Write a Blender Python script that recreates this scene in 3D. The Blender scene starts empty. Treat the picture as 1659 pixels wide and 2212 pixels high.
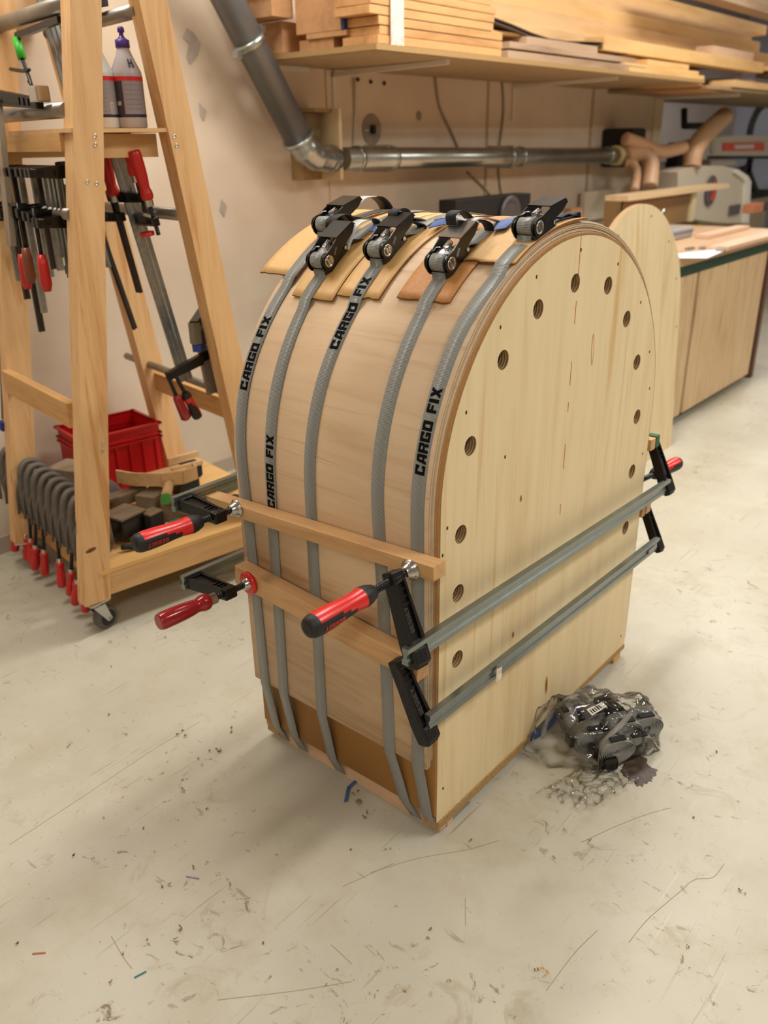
import bpy, bmesh, math, random
from mathutils import Vector, Matrix
random.seed(7)
V = Vector
sc = bpy.context.scene
COL = sc.collection
PI = math.pi

# ------------------------------------------------------------------ camera
FPX = 1807.63
CAM = V((-0.86014, -0.63154, 1.06684))
YAW, PITCH, ROLL = 0.7075621, -0.4155437, -0.0159187
d_ = V((math.cos(PITCH)*math.cos(YAW), math.cos(PITCH)*math.sin(YAW), math.sin(PITCH)))
r_ = d_.cross(V((0, 0, 1))).normalized()
u_ = r_.cross(d_)
cr, sr = math.cos(ROLL), math.sin(ROLL)
RIGHT = r_*cr + u_*sr          # image right
DOWN = r_*sr - u_*cr           # image down
cam_data = bpy.data.cameras.new('camera')
cam = bpy.data.objects.new('camera', cam_data)
COL.objects.link(cam)
cam.matrix_world = Matrix((
    (RIGHT.x, -DOWN.x, -d_.x, CAM.x),
    (RIGHT.y, -DOWN.y, -d_.y, CAM.y),
    (RIGHT.z, -DOWN.z, -d_.z, CAM.z),
    (0, 0, 0, 1)))
cam_data.sensor_fit = 'HORIZONTAL'
cam_data.sensor_width = 24.0
cam_data.lens = 24.0*FPX/1659.0
cam_data.clip_start = 0.02
cam_data.clip_end = 60
cam_data.dof.use_dof = True
cam_data.dof.focus_distance = 1.33
cam_data.dof.aperture_fstop = 3.6
sc.camera = cam

def at(u, v, ax, val):
    """the point seen at pixel (u, v) that lies on the plane axis ax = val"""
    d = d_ + RIGHT*((u-829.5)/FPX) + DOWN*((v-1106)/FPX)
    return CAM + d*((val-CAM[ax])/d[ax])

# ------------------------------------------------------------------ world, lights, exposure
w = bpy.data.worlds.new('world'); sc.world = w; w.use_nodes = True
w.node_tree.nodes['Background'].inputs[0].default_value = (1.0, 0.9, 0.78, 1)
w.node_tree.nodes['Background'].inputs[1].default_value = 0.15
sc.view_settings.view_transform = 'Standard'
sc.view_settings.look = 'None'
sc.view_settings.gamma = 1.0
sc.view_settings.use_curve_mapping = False
sc.view_settings.exposure = 0.0

def area(name, loc, sx, sy, power, color=(1, 0.97, 0.92), rotz=0.0):
    l = bpy.data.lights.new(name, 'AREA'); l.shape = 'RECTANGLE'
    l.size = sx; l.size_y = sy; l.energy = power; l.color = color
    o = bpy.data.objects.new(name, l); COL.objects.link(o)
    o.location = loc; o.rotation_euler = (0, 0, rotz)
    return o
CEIL = 2.35
LAMPS = [(1.30, 0.50, 32), (1.0, -1.3, 27), (3.3, 0.35, 22), (-0.15, 1.15, 17), (-1.9, -1.4, 26), (3.6, -1.8, 28), (6.2, 1.2, 24)]
for x, y, p in LAMPS:
    area('lamp_light', (x, y, CEIL-0.075), 1.15, 0.22, p)

# ------------------------------------------------------------------ materials
def lin(c):
    return tuple(((x/255)/12.92 if x/255 <= 0.04045 else ((x/255+0.055)/1.055)**2.4) for x in c) + (1,)
MATS = {}
def mat(name, col, rough=0.5, metal=0.0, spec=0.5, noise=0.0, nscale=30, bump=0.0, bscale=200, **kw):
    if name in MATS: return MATS[name]
    m = bpy.data.materials.new(name); m.use_nodes = True
    nt = m.node_tree; b = nt.nodes['Principled BSDF']
    b.inputs['Base Color'].default_value = lin(col)
    b.inputs['Roughness'].default_value = rough
    b.inputs['Metallic'].default_value = metal
    b.inputs['Specular IOR Level'].default_value = spec
    for k, v in kw.items(): b.inputs[k.replace('_', ' ')].default_value = v
    tc = nt.nodes.new('ShaderNodeTexCoord')
    if noise > 0:
        n = nt.nodes.new('ShaderNodeTexNoise'); n.inputs['Scale'].default_value = nscale; n.inputs['Detail'].default_value = 6
        nt.links.new(tc.outputs['Object'], n.inputs['Vector'])
        r = nt.nodes.new('ShaderNodeValToRGB')
        c = lin(col)
        r.color_ramp.elements[0].position = 0.3; r.color_ramp.elements[1].position = 0.7
        r.color_ramp.elements[0].color = tuple(x*(1-noise) for x in c[:3])+(1,)
        r.color_ramp.elements[1].color = tuple(min(1, x*(1+noise)) for x in c[:3])+(1,)
        nt.links.new(n.outputs['Fac'], r.inputs['Fac']); nt.links.new(r.outputs['Color'], b.inputs['Base Color'])
    if bump > 0:
        n = nt.nodes.new('ShaderNodeTexNoise'); n.inputs['Scale'].default_value = bscale
        nt.links.new(tc.outputs['Object'], n.inputs['Vector'])
        bp = nt.nodes.new('ShaderNodeBump'); bp.inputs['Strength'].default_value = bump; bp.inputs['Distance'].default_value = 0.002
        nt.links.new(n.outputs['Fac'], bp.inputs['Height']); nt.links.new(bp.outputs['Normal'], b.inputs['Normal'])
    MATS[name] = m
    return m

def wood(name, c1, c2, axis=2, scale=1.0, rough=0.5, figure=0.5, streak=None, stretch=14.0, spec=0.35):
    """wood whose grain runs along an axis of the object; c1 light, c2 dark"""
    if name in MATS: return MATS[name]
    m = bpy.data.materials.new(name); m.use_nodes = True
    nt = m.node_tree; N = nt.nodes; L = nt.links; b = N['Principled BSDF']
    b.inputs['Roughness'].default_value = rough; b.inputs['Specular IOR Level'].default_value = spec
    tc = N.new('ShaderNodeTexCoord')
    info = N.new('ShaderNodeObjectInfo')
    add = N.new('ShaderNodeVectorMath'); add.operation = 'MULTIPLY_ADD'
    cmb = N.new('ShaderNodeCombineXYZ')
    for i in range(3): L.new(info.outputs['Random'], cmb.inputs[i])
    add.inputs[1].default_value = (7.3, 5.1, 9.7)
    L.new(cmb.outputs[0], add.inputs[0]); L.new(tc.outputs['Object'], add.inputs[2])
    def noise(sc_al, sc_ac, detail=6, dist=0.0, rgh=0.6):
        mp = N.new('ShaderNodeMapping'); s = [sc_ac]*3; s[axis] = sc_al
        mp.inputs['Scale'].default_value = s
        L.new(add.outputs[0], mp.inputs['Vector'])
        n = N.new('ShaderNodeTexNoise'); n.inputs['Scale'].default_value = 1.0; n.inputs['Detail'].default_value = detail
        n.inputs['Distortion'].default_value = dist; n.inputs['Roughness'].default_value = rgh
        L.new(mp.outputs[0], n.inputs['Vector']); return n.outputs['Fac']
    a = noise(2.2*scale, 2.2*stretch*scale, 8, 1.2*figure)
    bb = noise(9*scale, 9*stretch*scale, 5, 0.3)
    big = noise(1.2*scale, 5*scale, 3, 0.6)
    mx = N.new('ShaderNodeMath'); mx.operation = 'MULTIPLY_ADD'; mx.inputs[1].default_value = 0.6
    L.new(a, mx.inputs[0])
    m2 = N.new('ShaderNodeMath'); m2.operation = 'MULTIPLY_ADD'; m2.inputs[1].default_value = 0.18; m2.inputs[2].default_value = 0
    L.new(bb, m2.inputs[0])
    m3 = N.new('ShaderNodeMath'); m3.operation = 'MULTIPLY_ADD'; m3.inputs[1].default_value = 0.35
    L.new(big, m3.inputs[0]); L.new(m2.outputs[0], m3.inputs[2]); L.new(m3.outputs[0], mx.inputs[2])
    r = N.new('ShaderNodeValToRGB'); r.color_ramp.elements[0].position = 0.38; r.color_ramp.elements[1].position = 0.72
    r.color_ramp.elements[0].color = lin(c2); r.color_ramp.elements[1].color = lin(c1)
    e = r.color_ramp.elements.new(0.56); e.color = tuple((x*0.3+y*0.7) for x, y in zip(lin(c2), lin(c1)))
    L.new(mx.outputs[0], r.inputs['Fac'])
    out = r.outputs['Color']
    if streak:
        s = noise(1.6*scale, 26*scale, 4, 0.8)
        r2 = N.new('ShaderNodeValToRGB'); r2.color_ramp.elements[0].position = 0.58; r2.color_ramp.elements[1].position = 0.70
        r2.color_ramp.elements[0].color = (0, 0, 0, 1); r2.color_ramp.elements[1].color = (0.75, 0.75, 0.75, 1)
        L.new(s, r2.inputs['Fac'])
        mixc = N.new('ShaderNodeMixRGB'); mixc.inputs[2].default_value = lin(streak)
        L.new(r2.outputs['Color'], mixc.inputs[0]); L.new(out, mixc.inputs[1]); out = mixc.outputs[0]
    L.new(out, b.inputs['Base Color'])
    bp = N.new('ShaderNodeBump'); bp.inputs['Strength'].default_value = 0.12; bp.inputs['Distance'].default_value = 0.001
    L.new(bb, bp.inputs['Height']); L.new(bp.outputs['Normal'], b.inputs['Normal'])
    MATS[name] = m
    return m

def banded(name, c1, c2, axis=1, freq=260.0, rough=0.6):
    """edge of plywood: plies seen as stripes across one axis"""
    if name in MATS: return MATS[name]
    m = bpy.data.materials.new(name); m.use_nodes = True
    nt = m.node_tree; N = nt.nodes; L = nt.links; b = N['Principled BSDF']; b.inputs['Roughness'].default_value = rough
    tc = N.new('ShaderNodeTexCoord'); wv = N.new('ShaderNodeTexWave'); wv.bands_direction = 'XYZ'[axis]
    wv.inputs['Scale'].default_value = freq; wv.inputs['Distortion'].default_value = 1.0; wv.inputs['Detail'].default_value = 2
    L.new(tc.outputs['Object'], wv.inputs['Vector'])
    r = N.new('ShaderNodeValToRGB'); r.color_ramp.elements[0].color = lin(c2); r.color_ramp.elements[1].color = lin(c1)
    r.color_ramp.elements[0].position = 0.3; r.color_ramp.elements[1].position = 0.6
    L.new(wv.outputs['Fac'], r.inputs['Fac']); L.new(r.outputs['Color'], b.inputs['Base Color'])
    MATS[name] = m; return m

def webbing_mat(name, c1, c2, rough=0.36, per=0.0021):
    if name in MATS: return MATS[name]
    m = bpy.data.materials.new(name); m.use_nodes = True
    nt = m.node_tree; N = nt.nodes; L = nt.links; b = N['Principled BSDF']
    b.inputs['Roughness'].default_value = rough; b.inputs['Specular IOR Level'].default_value = 0.6
    b.inputs['Sheen Weight'].default_value = 0.15
    uv = N.new('ShaderNodeUVMap'); wv = N.new('ShaderNodeTexWave'); wv.bands_direction = 'X'
    wv.inputs['Scale'].default_value = 0.314/per; wv.inputs['Distortion'].default_value = 0.15
    L.new(uv.outputs[0], wv.inputs['Vector'])
    r = N.new('ShaderNodeValToRGB'); r.color_ramp.elements[0].color = lin(c2); r.color_ramp.elements[1].color = lin(c1)
    r.color_ramp.elements[0].position = 0.05; r.color_ramp.elements[1].position = 0.45
    L.new(wv.outputs['Fac'], r.inputs['Fac']); L.new(r.outputs['Color'], b.inputs['Base Color'])
    bp = N.new('ShaderNodeBump'); bp.inputs['Strength'].default_value = 0.5; bp.inputs['Distance'].default_value = 0.0006
    L.new(wv.outputs['Fac'], bp.inputs['Height']); L.new(bp.outputs['Normal'], b.inputs['Normal'])
    MATS[name] = m; return m

PLY = wood('beech_ply_face', (228, 200, 166), (202, 168, 130), axis=1, scale=1.1, rough=0.5, figure=1.4, streak=(186, 150, 112), stretch=11)
PANEL = wood('birch_panel_face', (234, 216, 176), (214, 188, 142), axis=2, scale=0.8, rough=0.5, figure=0.8, streak=(206, 170, 112), stretch=12)
PANEL_EDGE = banded('panel_ply_edge', (190, 160, 115), (120, 92, 62), axis=1, freq=70)
PLY_L = mat('ply_edge_light', (198, 178, 148), 0.6, noise=0.15, nscale=60)
PLY_D = mat('ply_edge_dark', (126, 102, 78), 0.65, noise=0.2, nscale=80)
MDF = mat('mdf_brown', (176, 126, 62), 0.6, noise=0.08, nscale=260, bump=0.1, bscale=600)
CARD = mat('hardboard_tan', (216, 172, 110), 0.55, noise=0.06, nscale=120)
CARD_D = mat('hardboard_brown', (192, 134, 76), 0.6, noise=0.12, nscale=160)
CARD_E = mat('torn_edge', (128, 82, 42), 0.8, noise=0.35, nscale=300)
CHIP = mat('chipboard', (168, 136, 88), 0.75, noise=0.4, nscale=420)
BEECH = wood('beech_batten', (212, 170, 120), (178, 132, 84), axis=1, scale=1.2, rough=0.42, figure=0.8, stretch=12)
BEECH_P = wood('pale_batten', (224, 190, 156), (200, 160, 124), axis=1, scale=1.5, rough=0.5, stretch=10)
PINE = wood('pine_post', (230, 190, 138), (200, 148, 96), axis=2, scale=1.4, rough=0.5, figure=0.5, streak=(192, 134, 78), stretch=18)
PINE_X = wood('pine_rail_x', (228, 190, 138), (200, 152, 100), axis=0, scale=1.4, rough=0.5, figure=0.5, stretch=16)
PINE_Y = wood('pine_rail_y', (216, 172, 112), (180, 126, 74), axis=1, scale=1.4, rough=0.5, figure=0.5, stretch=16)
GREYW = webbing_mat('grey_webbing', (150, 152, 148), (92, 95, 92))
WHITEW = webbing_mat('pale_webbing', (205, 205, 203), (150, 150, 148))
BLACKW = mat('black_webbing', (22, 21, 22), 0.7, bump=0.4, bscale=900)
BLUE = mat('blue_tag', (36, 76, 142), 0.5)
INK = mat('black_ink', (12, 12, 13), 0.8, 0, 0.1)
BLACK = mat('black_painted_steel', (9, 8, 8), 0.3, 0.0, 0.45)
BLACKC = mat('black_cast_iron', (8, 8, 8), 0.36, 0.0, 0.4, bump=0.3, bscale=300)
SOOT = mat('dull_black', (24, 22, 21), 0.7)
CHROME = mat('zinc_plate', (190, 190, 188), 0.22, 1.0)
STEEL = mat('drawn_steel', (158, 162, 160), 0.33, 0.75, noise=0.15, nscale=90)
STEEL_M = mat('galvanised_bar', (134, 142, 140), 0.30, 0.85, noise=0.07, nscale=40)
RED = mat('red_plastic', (214, 30, 28), 0.3, 0, 0.6)
REDW = mat('red_lacquered_wood', (150, 14, 26), 0.16, 0, 0.7)
REDO = mat('red_old_handle', (190, 24, 20), 0.35, 0, 0.6)
RUB = mat('black_rubber_grip', (26, 24, 25), 0.55)
WHITE = mat('white_paint', (214, 206, 194), 0.5)
GREEN = mat('green_paint', (24, 92, 48), 0.5)
DGREEN = mat('dark_green_steel', (22, 62, 46), 0.45)
PENCIL = mat('red_pencil', (176, 70, 48), 0.8)
DARKHOLE = mat('dark_hole', (70, 44, 24), 0.8)
KNOT = mat('knot_brown', (138, 82, 38), 0.55, noise=0.4, nscale=300)
KNOT_R = mat('knot_ring', (196, 158, 92), 0.6)
GLUE = mat('dried_glue', (226, 214, 196), 0.25, 0, 0.6)

def wall_mat():
    m = bpy.data.materials.new('plaster_wall'); m.use_nodes = True
    nt = m.node_tree; N = nt.nodes; L = nt.links; b = N['Principled BSDF']; b.inputs['Roughness'].default_value = 0.85
    tc = N.new('ShaderNodeTexCoord')
    n = N.new('ShaderNodeTexNoise'); n.inputs['Scale'].default_value = 2.2; n.inputs['Detail'].default_value = 8; n.inputs['Roughness'].default_value = 0.6
    L.new(tc.outputs['Object'], n.inputs['Vector'])
    r = N.new('ShaderNodeValToRGB'); r.color_ramp.elements[0].position = 0.3; r.color_ramp.elements[1].position = 0.7
    r.color_ramp.elements[0].color = lin((204, 184, 160)); r.color_ramp.elements[1].color = lin((222, 206, 186))
    L.new(n.outputs['Fac'], r.inputs['Fac'])
    n2 = N.new('ShaderNodeTexNoise'); n2.inputs['Scale'].default_value = 7; n2.inputs['Detail'].default_value = 10; n2.inputs['Roughness'].default_value = 0.7
    L.new(tc.outputs['Object'], n2.inputs['Vector'])
    r2 = N.new('ShaderNodeValToRGB'); r2.color_ramp.elements[0].position = 0.64; r2.color_ramp.elements[1].position = 0.72
    r2.color_ramp.elements[0].color = (0, 0, 0, 1); r2.color_ramp.elements[1].color = (0.5, 0.5, 0.5, 1)
    L.new(n2.outputs['Fac'], r2.inputs['Fac'])
    mx = N.new('ShaderNodeMixRGB'); mx.inputs[2].default_value = lin((178, 162, 146))
    L.new(r2.outputs['Color'], mx.inputs[0]); L.new(r.outputs['Color'], mx.inputs[1]); L.new(mx.outputs[0], b.inputs['Base Color'])
    return m
WALL = wall_mat()

def floor_mat():
    m = bpy.data.materials.new('worn_beige_floor'); m.use_nodes = True
    nt = m.node_tree; N = nt.nodes; L = nt.links; b = N['Principled BSDF']
    tc = N.new('ShaderNodeTexCoord')
    def noise(scale, detail=6, rough=0.6, dist=0, sx=1, sy=1, rot=0, off=0):
        mp = N.new('ShaderNodeMapping'); mp.inputs['Scale'].default_value = (sx, sy, 1); mp.inputs['Rotation'].default_value = (0, 0, rot)
        mp.inputs['Location'].default_value = (off, off*0.7, 0)
        L.new(tc.outputs['Object'], mp.inputs['Vector'])
        n = N.new('ShaderNodeTexNoise'); n.inputs['Scale'].default_value = scale; n.inputs['Detail'].default_value = detail
        n.inputs['Roughness'].default_value = rough; n.inputs['Distortion'].default_value = dist
        L.new(mp.outputs[0], n.inputs['Vector']); return n.outputs['Fac']
    def ramp(src, a, bb, c0=(0, 0, 0, 1), c1=(1, 1, 1, 1)):
        r = N.new('ShaderNodeValToRGB'); r.color_ramp.elements[0].position = a; r.color_ramp.elements[1].position = bb
        r.color_ramp.elements[0].color = c0; r.color_ramp.elements[1].color = c1
        L.new(src, r.inputs['Fac']); return r.outputs['Color']
    def mix(fac, c1, c2):
        x = N.new('ShaderNodeMixRGB'); L.new(fac, x.inputs[0]); L.new(c1, x.inputs[1])
        x.inputs[2].default_value = c2; return x.outputs[0]
    def mul(a, bb):
        x = N.new('ShaderNodeMath'); x.operation = 'MULTIPLY'; L.new(a, x.inputs[0])
        if isinstance(bb, float): x.inputs[1].default_value = bb
        else: L.new(bb, x.inputs[1])
        return x.outputs[0]
    base = ramp(noise(1.6, 6), 0.32, 0.7, lin((178, 172, 154)), lin((201, 197, 181)))
    c = mix(mul(ramp(noise(5, 9, 0.7), 0.5, 0.66), 0.45), base, lin((172, 160, 132)))
    c = mix(mul(ramp(noise(3.2, 4, 0.6, 0, 1, 1, 0, 4), 0.55, 0.75), 0.4), c, lin((202, 194, 186)))
    # dirt clusters of small smudges
    clus = ramp(noise(2.6, 3, 0.5, 0, 1, 1, 0, 9), 0.44, 0.6)
    smud = ramp(noise(30, 8, 0.72, 1.0), 0.60, 0.66)
    c = mix(mul(mul(clus, smud), 0.95), c, lin((112, 92, 62)))
    c = mix(mul(mul(clus, ramp(noise(11, 6, 0.7, 1.5), 0.56, 0.66)), 0.4), c, lin((150, 134, 104)))
    smud2 = ramp(noise(55, 4, 0.6, 0.5, 1, 0.35, 0.8, 3), 0.66, 0.70)
    c = mix(mul(smud2, 0.5), c, lin((130, 114, 86)))
    # fine scratches in several directions
    for k, (rt, sx, sy, th, col, amt) in enumerate([(0.5, 5, 130, 0.69, (130, 118, 96), 0.4), (-0.9, 4, 150, 0.69, (120, 108, 86), 0.4), (1.2, 6, 110, 0.70, (134, 120, 98), 0.4), (0.1, 4, 130, 0.69, (218, 210, 194), 0.35), (-0.35, 3, 160, 0.70, (110, 96, 76), 0.45)]):
        s = ramp(noise(1.0, 2.5, 0.5, 0.15, sx, sy, rt, 3.1*k), th, th+0.02)
        g = ramp(noise(3.0, 2, 0.5, 0, 1, 1, 0, 2.3*k+1), 0.5, 0.56)
        c = mix(mul(mul(s, g), amt), c, lin(col))
    speck = ramp(noise(140, 2, 0.5), 0.72, 0.76)
    c = mix(mul(speck, 0.5), c, lin((96, 76, 52)))
    L.new(c, b.inputs['Base Color'])
    rr = N.new('ShaderNodeMapRange'); rr.inputs['To Min'].default_value = 0.32; rr.inputs['To Max'].default_value = 0.55
    L.new(noise(4, 6), rr.inputs['Value']); L.new(rr.outputs[0], b.inputs['Roughness'])
    b.inputs['Specular IOR Level'].default_value = 0.4
    bp = N.new('ShaderNodeBump'); bp.inputs['Strength'].default_value = 0.06; bp.inputs['Distance'].default_value = 0.002
    L.new(noise(12, 8), bp.inputs['Height']); L.new(bp.outputs['Normal'], b.inputs['Normal'])
    return m
FLOOR = floor_mat()

# ------------------------------------------------------------------ object helpers
def tag(o, label=None, cat=None, group=None, kind=None):
    if label: o['label'] = label
    if cat: o['category'] = cat
    if group: o['group'] = group
    if kind: o['kind'] = kind
    return o

def thing(name, label, cat, loc=(0, 0, 0), rotz=0.0, group=None):
    o = bpy.data.objects.new(name, None); COL.objects.link(o)
    o.empty_display_size = 0.05
    o.location = loc; o.rotation_euler = (0, 0, rotz)
    return tag(o, label, cat, group)

def world_of(o):
    m = Matrix.LocRotScale(o.location, o.rotation_euler, o.scale)
    return world_of(o.parent) @ m if o.parent else m

def copy_tree(o, parent=None):
    c = o.copy(); COL.objects.link(c)
    if parent is not None: c.parent = parent
    for ch in list(o.children): copy_tree(ch, c)
    return c

class MB:
    """collects shapes in world coordinates; build() links them as one mesh object"""
    def __init__(s, xf=None):
        s.bm = bmesh.new(); s.mats = []; s.xf = xf; s.uv = s.bm.loops.layers.uv.new('UVMap')
    def mi(s, m):
        if m is None: return 0
        if m not in s.mats: s.mats.append(m)
        return s.mats.index(m)
    def _fin(s, verts, faces, m, smooth=False):
        i = s.mi(m)
        for f in faces: f.material_index = i; f.smooth = smooth
        if s.xf:
            for v in verts: v.co = s.xf @ v.co
    def box(s, c, size, rot=None, m=None, bev=0.0):
        r = bmesh.ops.create_cube(s.bm, size=1.0); vs = r['verts']
        for v in vs: v.co = V((v.co.x*size[0], v.co.y*size[1], v.co.z*size[2]))
        if bev > 0:
            es = list({e for v in vs for e in v.link_edges})
            rb = bmesh.ops.bevel(s.bm, geom=es, offset=bev, segments=2, affect='EDGES', profile=0.6)
            vs = list({v for f in rb['faces'] for v in f.verts} | {v for v in vs if v.is_valid})
        M = Matrix.Translation(V(c)) @ (rot.to_4x4() if rot else Matrix.Identity(4))
        for v in vs: v.co = M @ v.co
        fs = list({f for v in vs for f in v.link_faces})
        s._fin(vs, fs, m); return s
    def bx(s, lo, hi, m=None, bev=0.0):
        lo = V(lo); hi = V(hi)
        return s.box((lo+hi)/2, [abs(x) for x in (hi-lo)], None, m, bev)
    def beam(s, p, q, w, h, m=None, up=(0, 0, 1), bev=0.0, ext=0.0):
        """box from p to q; w across (perp to up), h along up"""
        p = V(p); q = V(q); x = (q-p).normalized(); up = V(up)
        y = up.cross(x).normalized(); z = x.cross(y)
        R = Matrix((x, y, z)).transposed()
        return s.box((p+q)/2, ((q-p).length+2*ext, w, h), R, m, bev)
    def ring(s, c, x, y, r, seg, m=None):
        return [s.bm.verts.new(c + x*(math.cos(2*PI*i/seg)*r) + y*(math.sin(2*PI*i/seg)*r)) for i in range(seg)]
    def lathe(s, p, ax, prof, seg=20, m=None, caps=True, mfun=None, smooth=True, refx=None, squash=1.0):
        """prof: list of (distance along axis, radius[, material])"""
        p = V(p); ax = V(ax).normalized()
        x = (V(refx) if refx else (V((0, 0, 1)) if abs(ax.z) < 0.9 else V((1, 0, 0))))
        x = (x - ax*x.dot(ax)).normalized(); y = ax.cross(x)
        rings = []; allv = []
        for t in prof:
            rg = s.ring(p+ax*t[0], x, y*squash, max(t[1], 1e-5), seg); rings.append(rg); allv += rg
        allf = []
        for k in range(len(rings)-1):
            mm = prof[k][2] if len(prof[k]) > 2 else m
            for i in range(seg):
                j = (i+1) % seg
                f = s.bm.faces.new((rings[k][i], rings[k][j], rings[k+1][j], rings[k+1][i])); f.smooth = smooth
                m_ = mfun(k, i, seg) if mfun else mm
                f.material_index = s.mi(m_); allf.append(f)
        if caps:
            for rg, kk in ((rings[0], 0), (rings[-1], -1)):
                f = s.bm.faces.new(rg if kk else rg[::-1])
                mm = (prof[kk][2] if len(prof[kk]) > 2 else m); f.material_index = s.mi(mfun(0 if kk == 0 else len(rings)-2, 0, seg) if mfun else mm)
        if s.xf:
            for v in allv: v.co = s.xf @ v.co
        return s
    def cyl(s, p, q, r, r2=None, seg=20, m=None, caps=True):
        p = V(p); q = V(q)
        return s.lathe(p, q-p, [(0, r), ((q-p).length, r if r2 is None else r2)], seg, m, caps)
    def tube(s, pts, r, seg=10, m=None, caps=True, ribs=0.0):
        pts = [V(a) for a in pts]; n = len(pts); rings = []; allv = []
        t0 = (pts[1]-pts[0]).normalized(); x = t0.orthogonal().normalized()
        for k in range(n):
            t = ((pts[min(k+1, n-1)]-pts[max(k-1, 0)])).normalized()
            x = (x - t*x.dot(t)).normalized(); y = t.cross(x)
            rr = r[k] if isinstance(r, (list, tuple)) else r
            if ribs and k % 2: rr = rr*(1+ribs)
            rg = s.ring(pts[k], x, y, rr, seg); rings.append(rg); allv += rg
        fs = []
        for k in range(n-1):
            for i in range(seg):
                j = (i+1) % seg
                fs.append(s.bm.faces.new((rings[k][i], rings[k][j], rings[k+1][j], rings[k+1][i])))
        if caps: fs.append(s.bm.faces.new(rings[0][::-1])); fs.append(s.bm.faces.new(rings[-1]))
        s._fin(allv, fs, m, True)
        return s
    def prism(s, poly, vec, m=None, mside=None, smooth=False):
        """poly: 3D points of a planar face, vec: extrusion"""
        vec = V(vec); a = [s.bm.verts.new(V(p)) for p in poly]; b = [s.bm.verts.new(V(p)+vec) for p in poly]
        fs = [s.bm.faces.new(a[::-1]), s.bm.faces.new(b)]
        sd = []
        n = len(a)
        for i in range(n):
            j = (i+1) % n; sd.append(s.bm.faces.new((a[i], a[j], b[j], b[i])))
        s._fin([], fs, m); s._fin(a+b, sd, mside or m, smooth)
        return s
    def ribbon(s, pts, wid, width, th=0.0012, m=None, u0=0.0, mside=None):
        """band along pts; wid: width direction (a vector or one per point)"""
        pts = [V(p) for p in pts]; n = len(pts)
        rows = []; allv = []; u = u0; us = []
        for k in range(n):
            if k: u += (pts[k]-pts[k-1]).length
            us.append(u)
            t = (pts[min(k+1, n-1)]-pts[max(k-1, 0)]).normalized()
            wv = V(wid[k]) if isinstance(wid, list) else V(wid)
            wv = (wv - t*wv.dot(t)).normalized(); nn = t.cross(wv).normalized()
            hw = (width[k] if isinstance(width, list) else width)/2
            row = [s.bm.verts.new(pts[k]+wv*hw+nn*th/2), s.bm.verts.new(pts[k]-wv*hw+nn*th/2),
                   s.bm.verts.new(pts[k]-wv*hw-nn*th/2), s.bm.verts.new(pts[k]+wv*hw-nn*th/2)]
            rows.append(row); allv += row
        fs = []
        for k in range(n-1):
            for i in range(4):
                j = (i+1) % 4
                f = s.bm.faces.new((rows[k][i], rows[k][j], rows[k+1][j], rows[k+1][i])); f.smooth = (i in (0, 2))
                vv = {0: (1, 0), 1: (0, 0), 2: (0, 1), 3: (1, 1)}[i]
                for lp, (uu, v2) in zip(f.loops, ((us[k], vv[0]), (us[k], vv[1]), (us[k+1], vv[1]), (us[k+1], vv[0]))):
                    lp[s.uv].uv = (uu, v2*0.02)
                fs.append(f)
        fs.append(s.bm.faces.new(rows[0][::-1])); fs.append(s.bm.faces.new(rows[-1]))
        i = s.mi(m)
        for f in fs: f.material_index = i
        if s.xf:
            for v in allv: v.co = s.xf @ v.co
        return s
    def grid(s, fn, nu, nv, m=None, smooth=True, closed=False):
        vs = [[s.bm.verts.new(fn(i/nu, j/nv)) for j in range(nv+1)] for i in range(nu+(0 if closed else 1))]
        fs = []
        N = len(vs)
        for i in range(nu):
            for j in range(nv):
                fs.append(s.bm.faces.new((vs[i][j], vs[(i+1) % N][j], vs[(i+1) % N][j+1], vs[i][j+1])))
        s._fin([v for r in vs for v in r], fs, m, smooth); return s
    def build(s, name, parent=None, m=None, label=None):
        if m is not None and not s.mats: s.mats.append(m)
        me = bpy.data.meshes.new(name)
        bmesh.ops.recalc_face_normals(s.bm, faces=s.bm.faces)
        if parent is not None:
            inv = world_of(parent).inverted()
            s.bm.transform(inv)
        s.bm.to_mesh(me); s.bm.free()
        for x in s.mats: me.materials.append(x)
        o = bpy.data.objects.new(name, me); COL.objects.link(o)
        if parent is not None: o.parent = parent
        if label: o['label'] = label
        return o

def rz(a): return Matrix.Rotation(a, 3, 'Z')
def rot_to(x, up=(0, 0, 1)):
    x = V(x).normalized(); y = V(up).cross(x).normalized(); z = x.cross(y)
    return Matrix((x, y, z)).transposed()

def bez(pts, n=10):
    """smooth path through points (Catmull-Rom)"""
    P = [V(p) for p in pts]; P = [P[0]*2-P[1]] + P + [P[-1]*2-P[-2]]; out = []
    for i in range(1, len(P)-2):
        for k in range(n):
            t = k/n; a, b, c, d = P[i-1], P[i], P[i+1], P[i+2]
            out.append(0.5*((2*b)+(c-a)*t+(2*a-5*b+4*c-d)*t*t+(3*b-a-3*c+d)*t**3))
    out.append(P[-2]); return out

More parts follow.
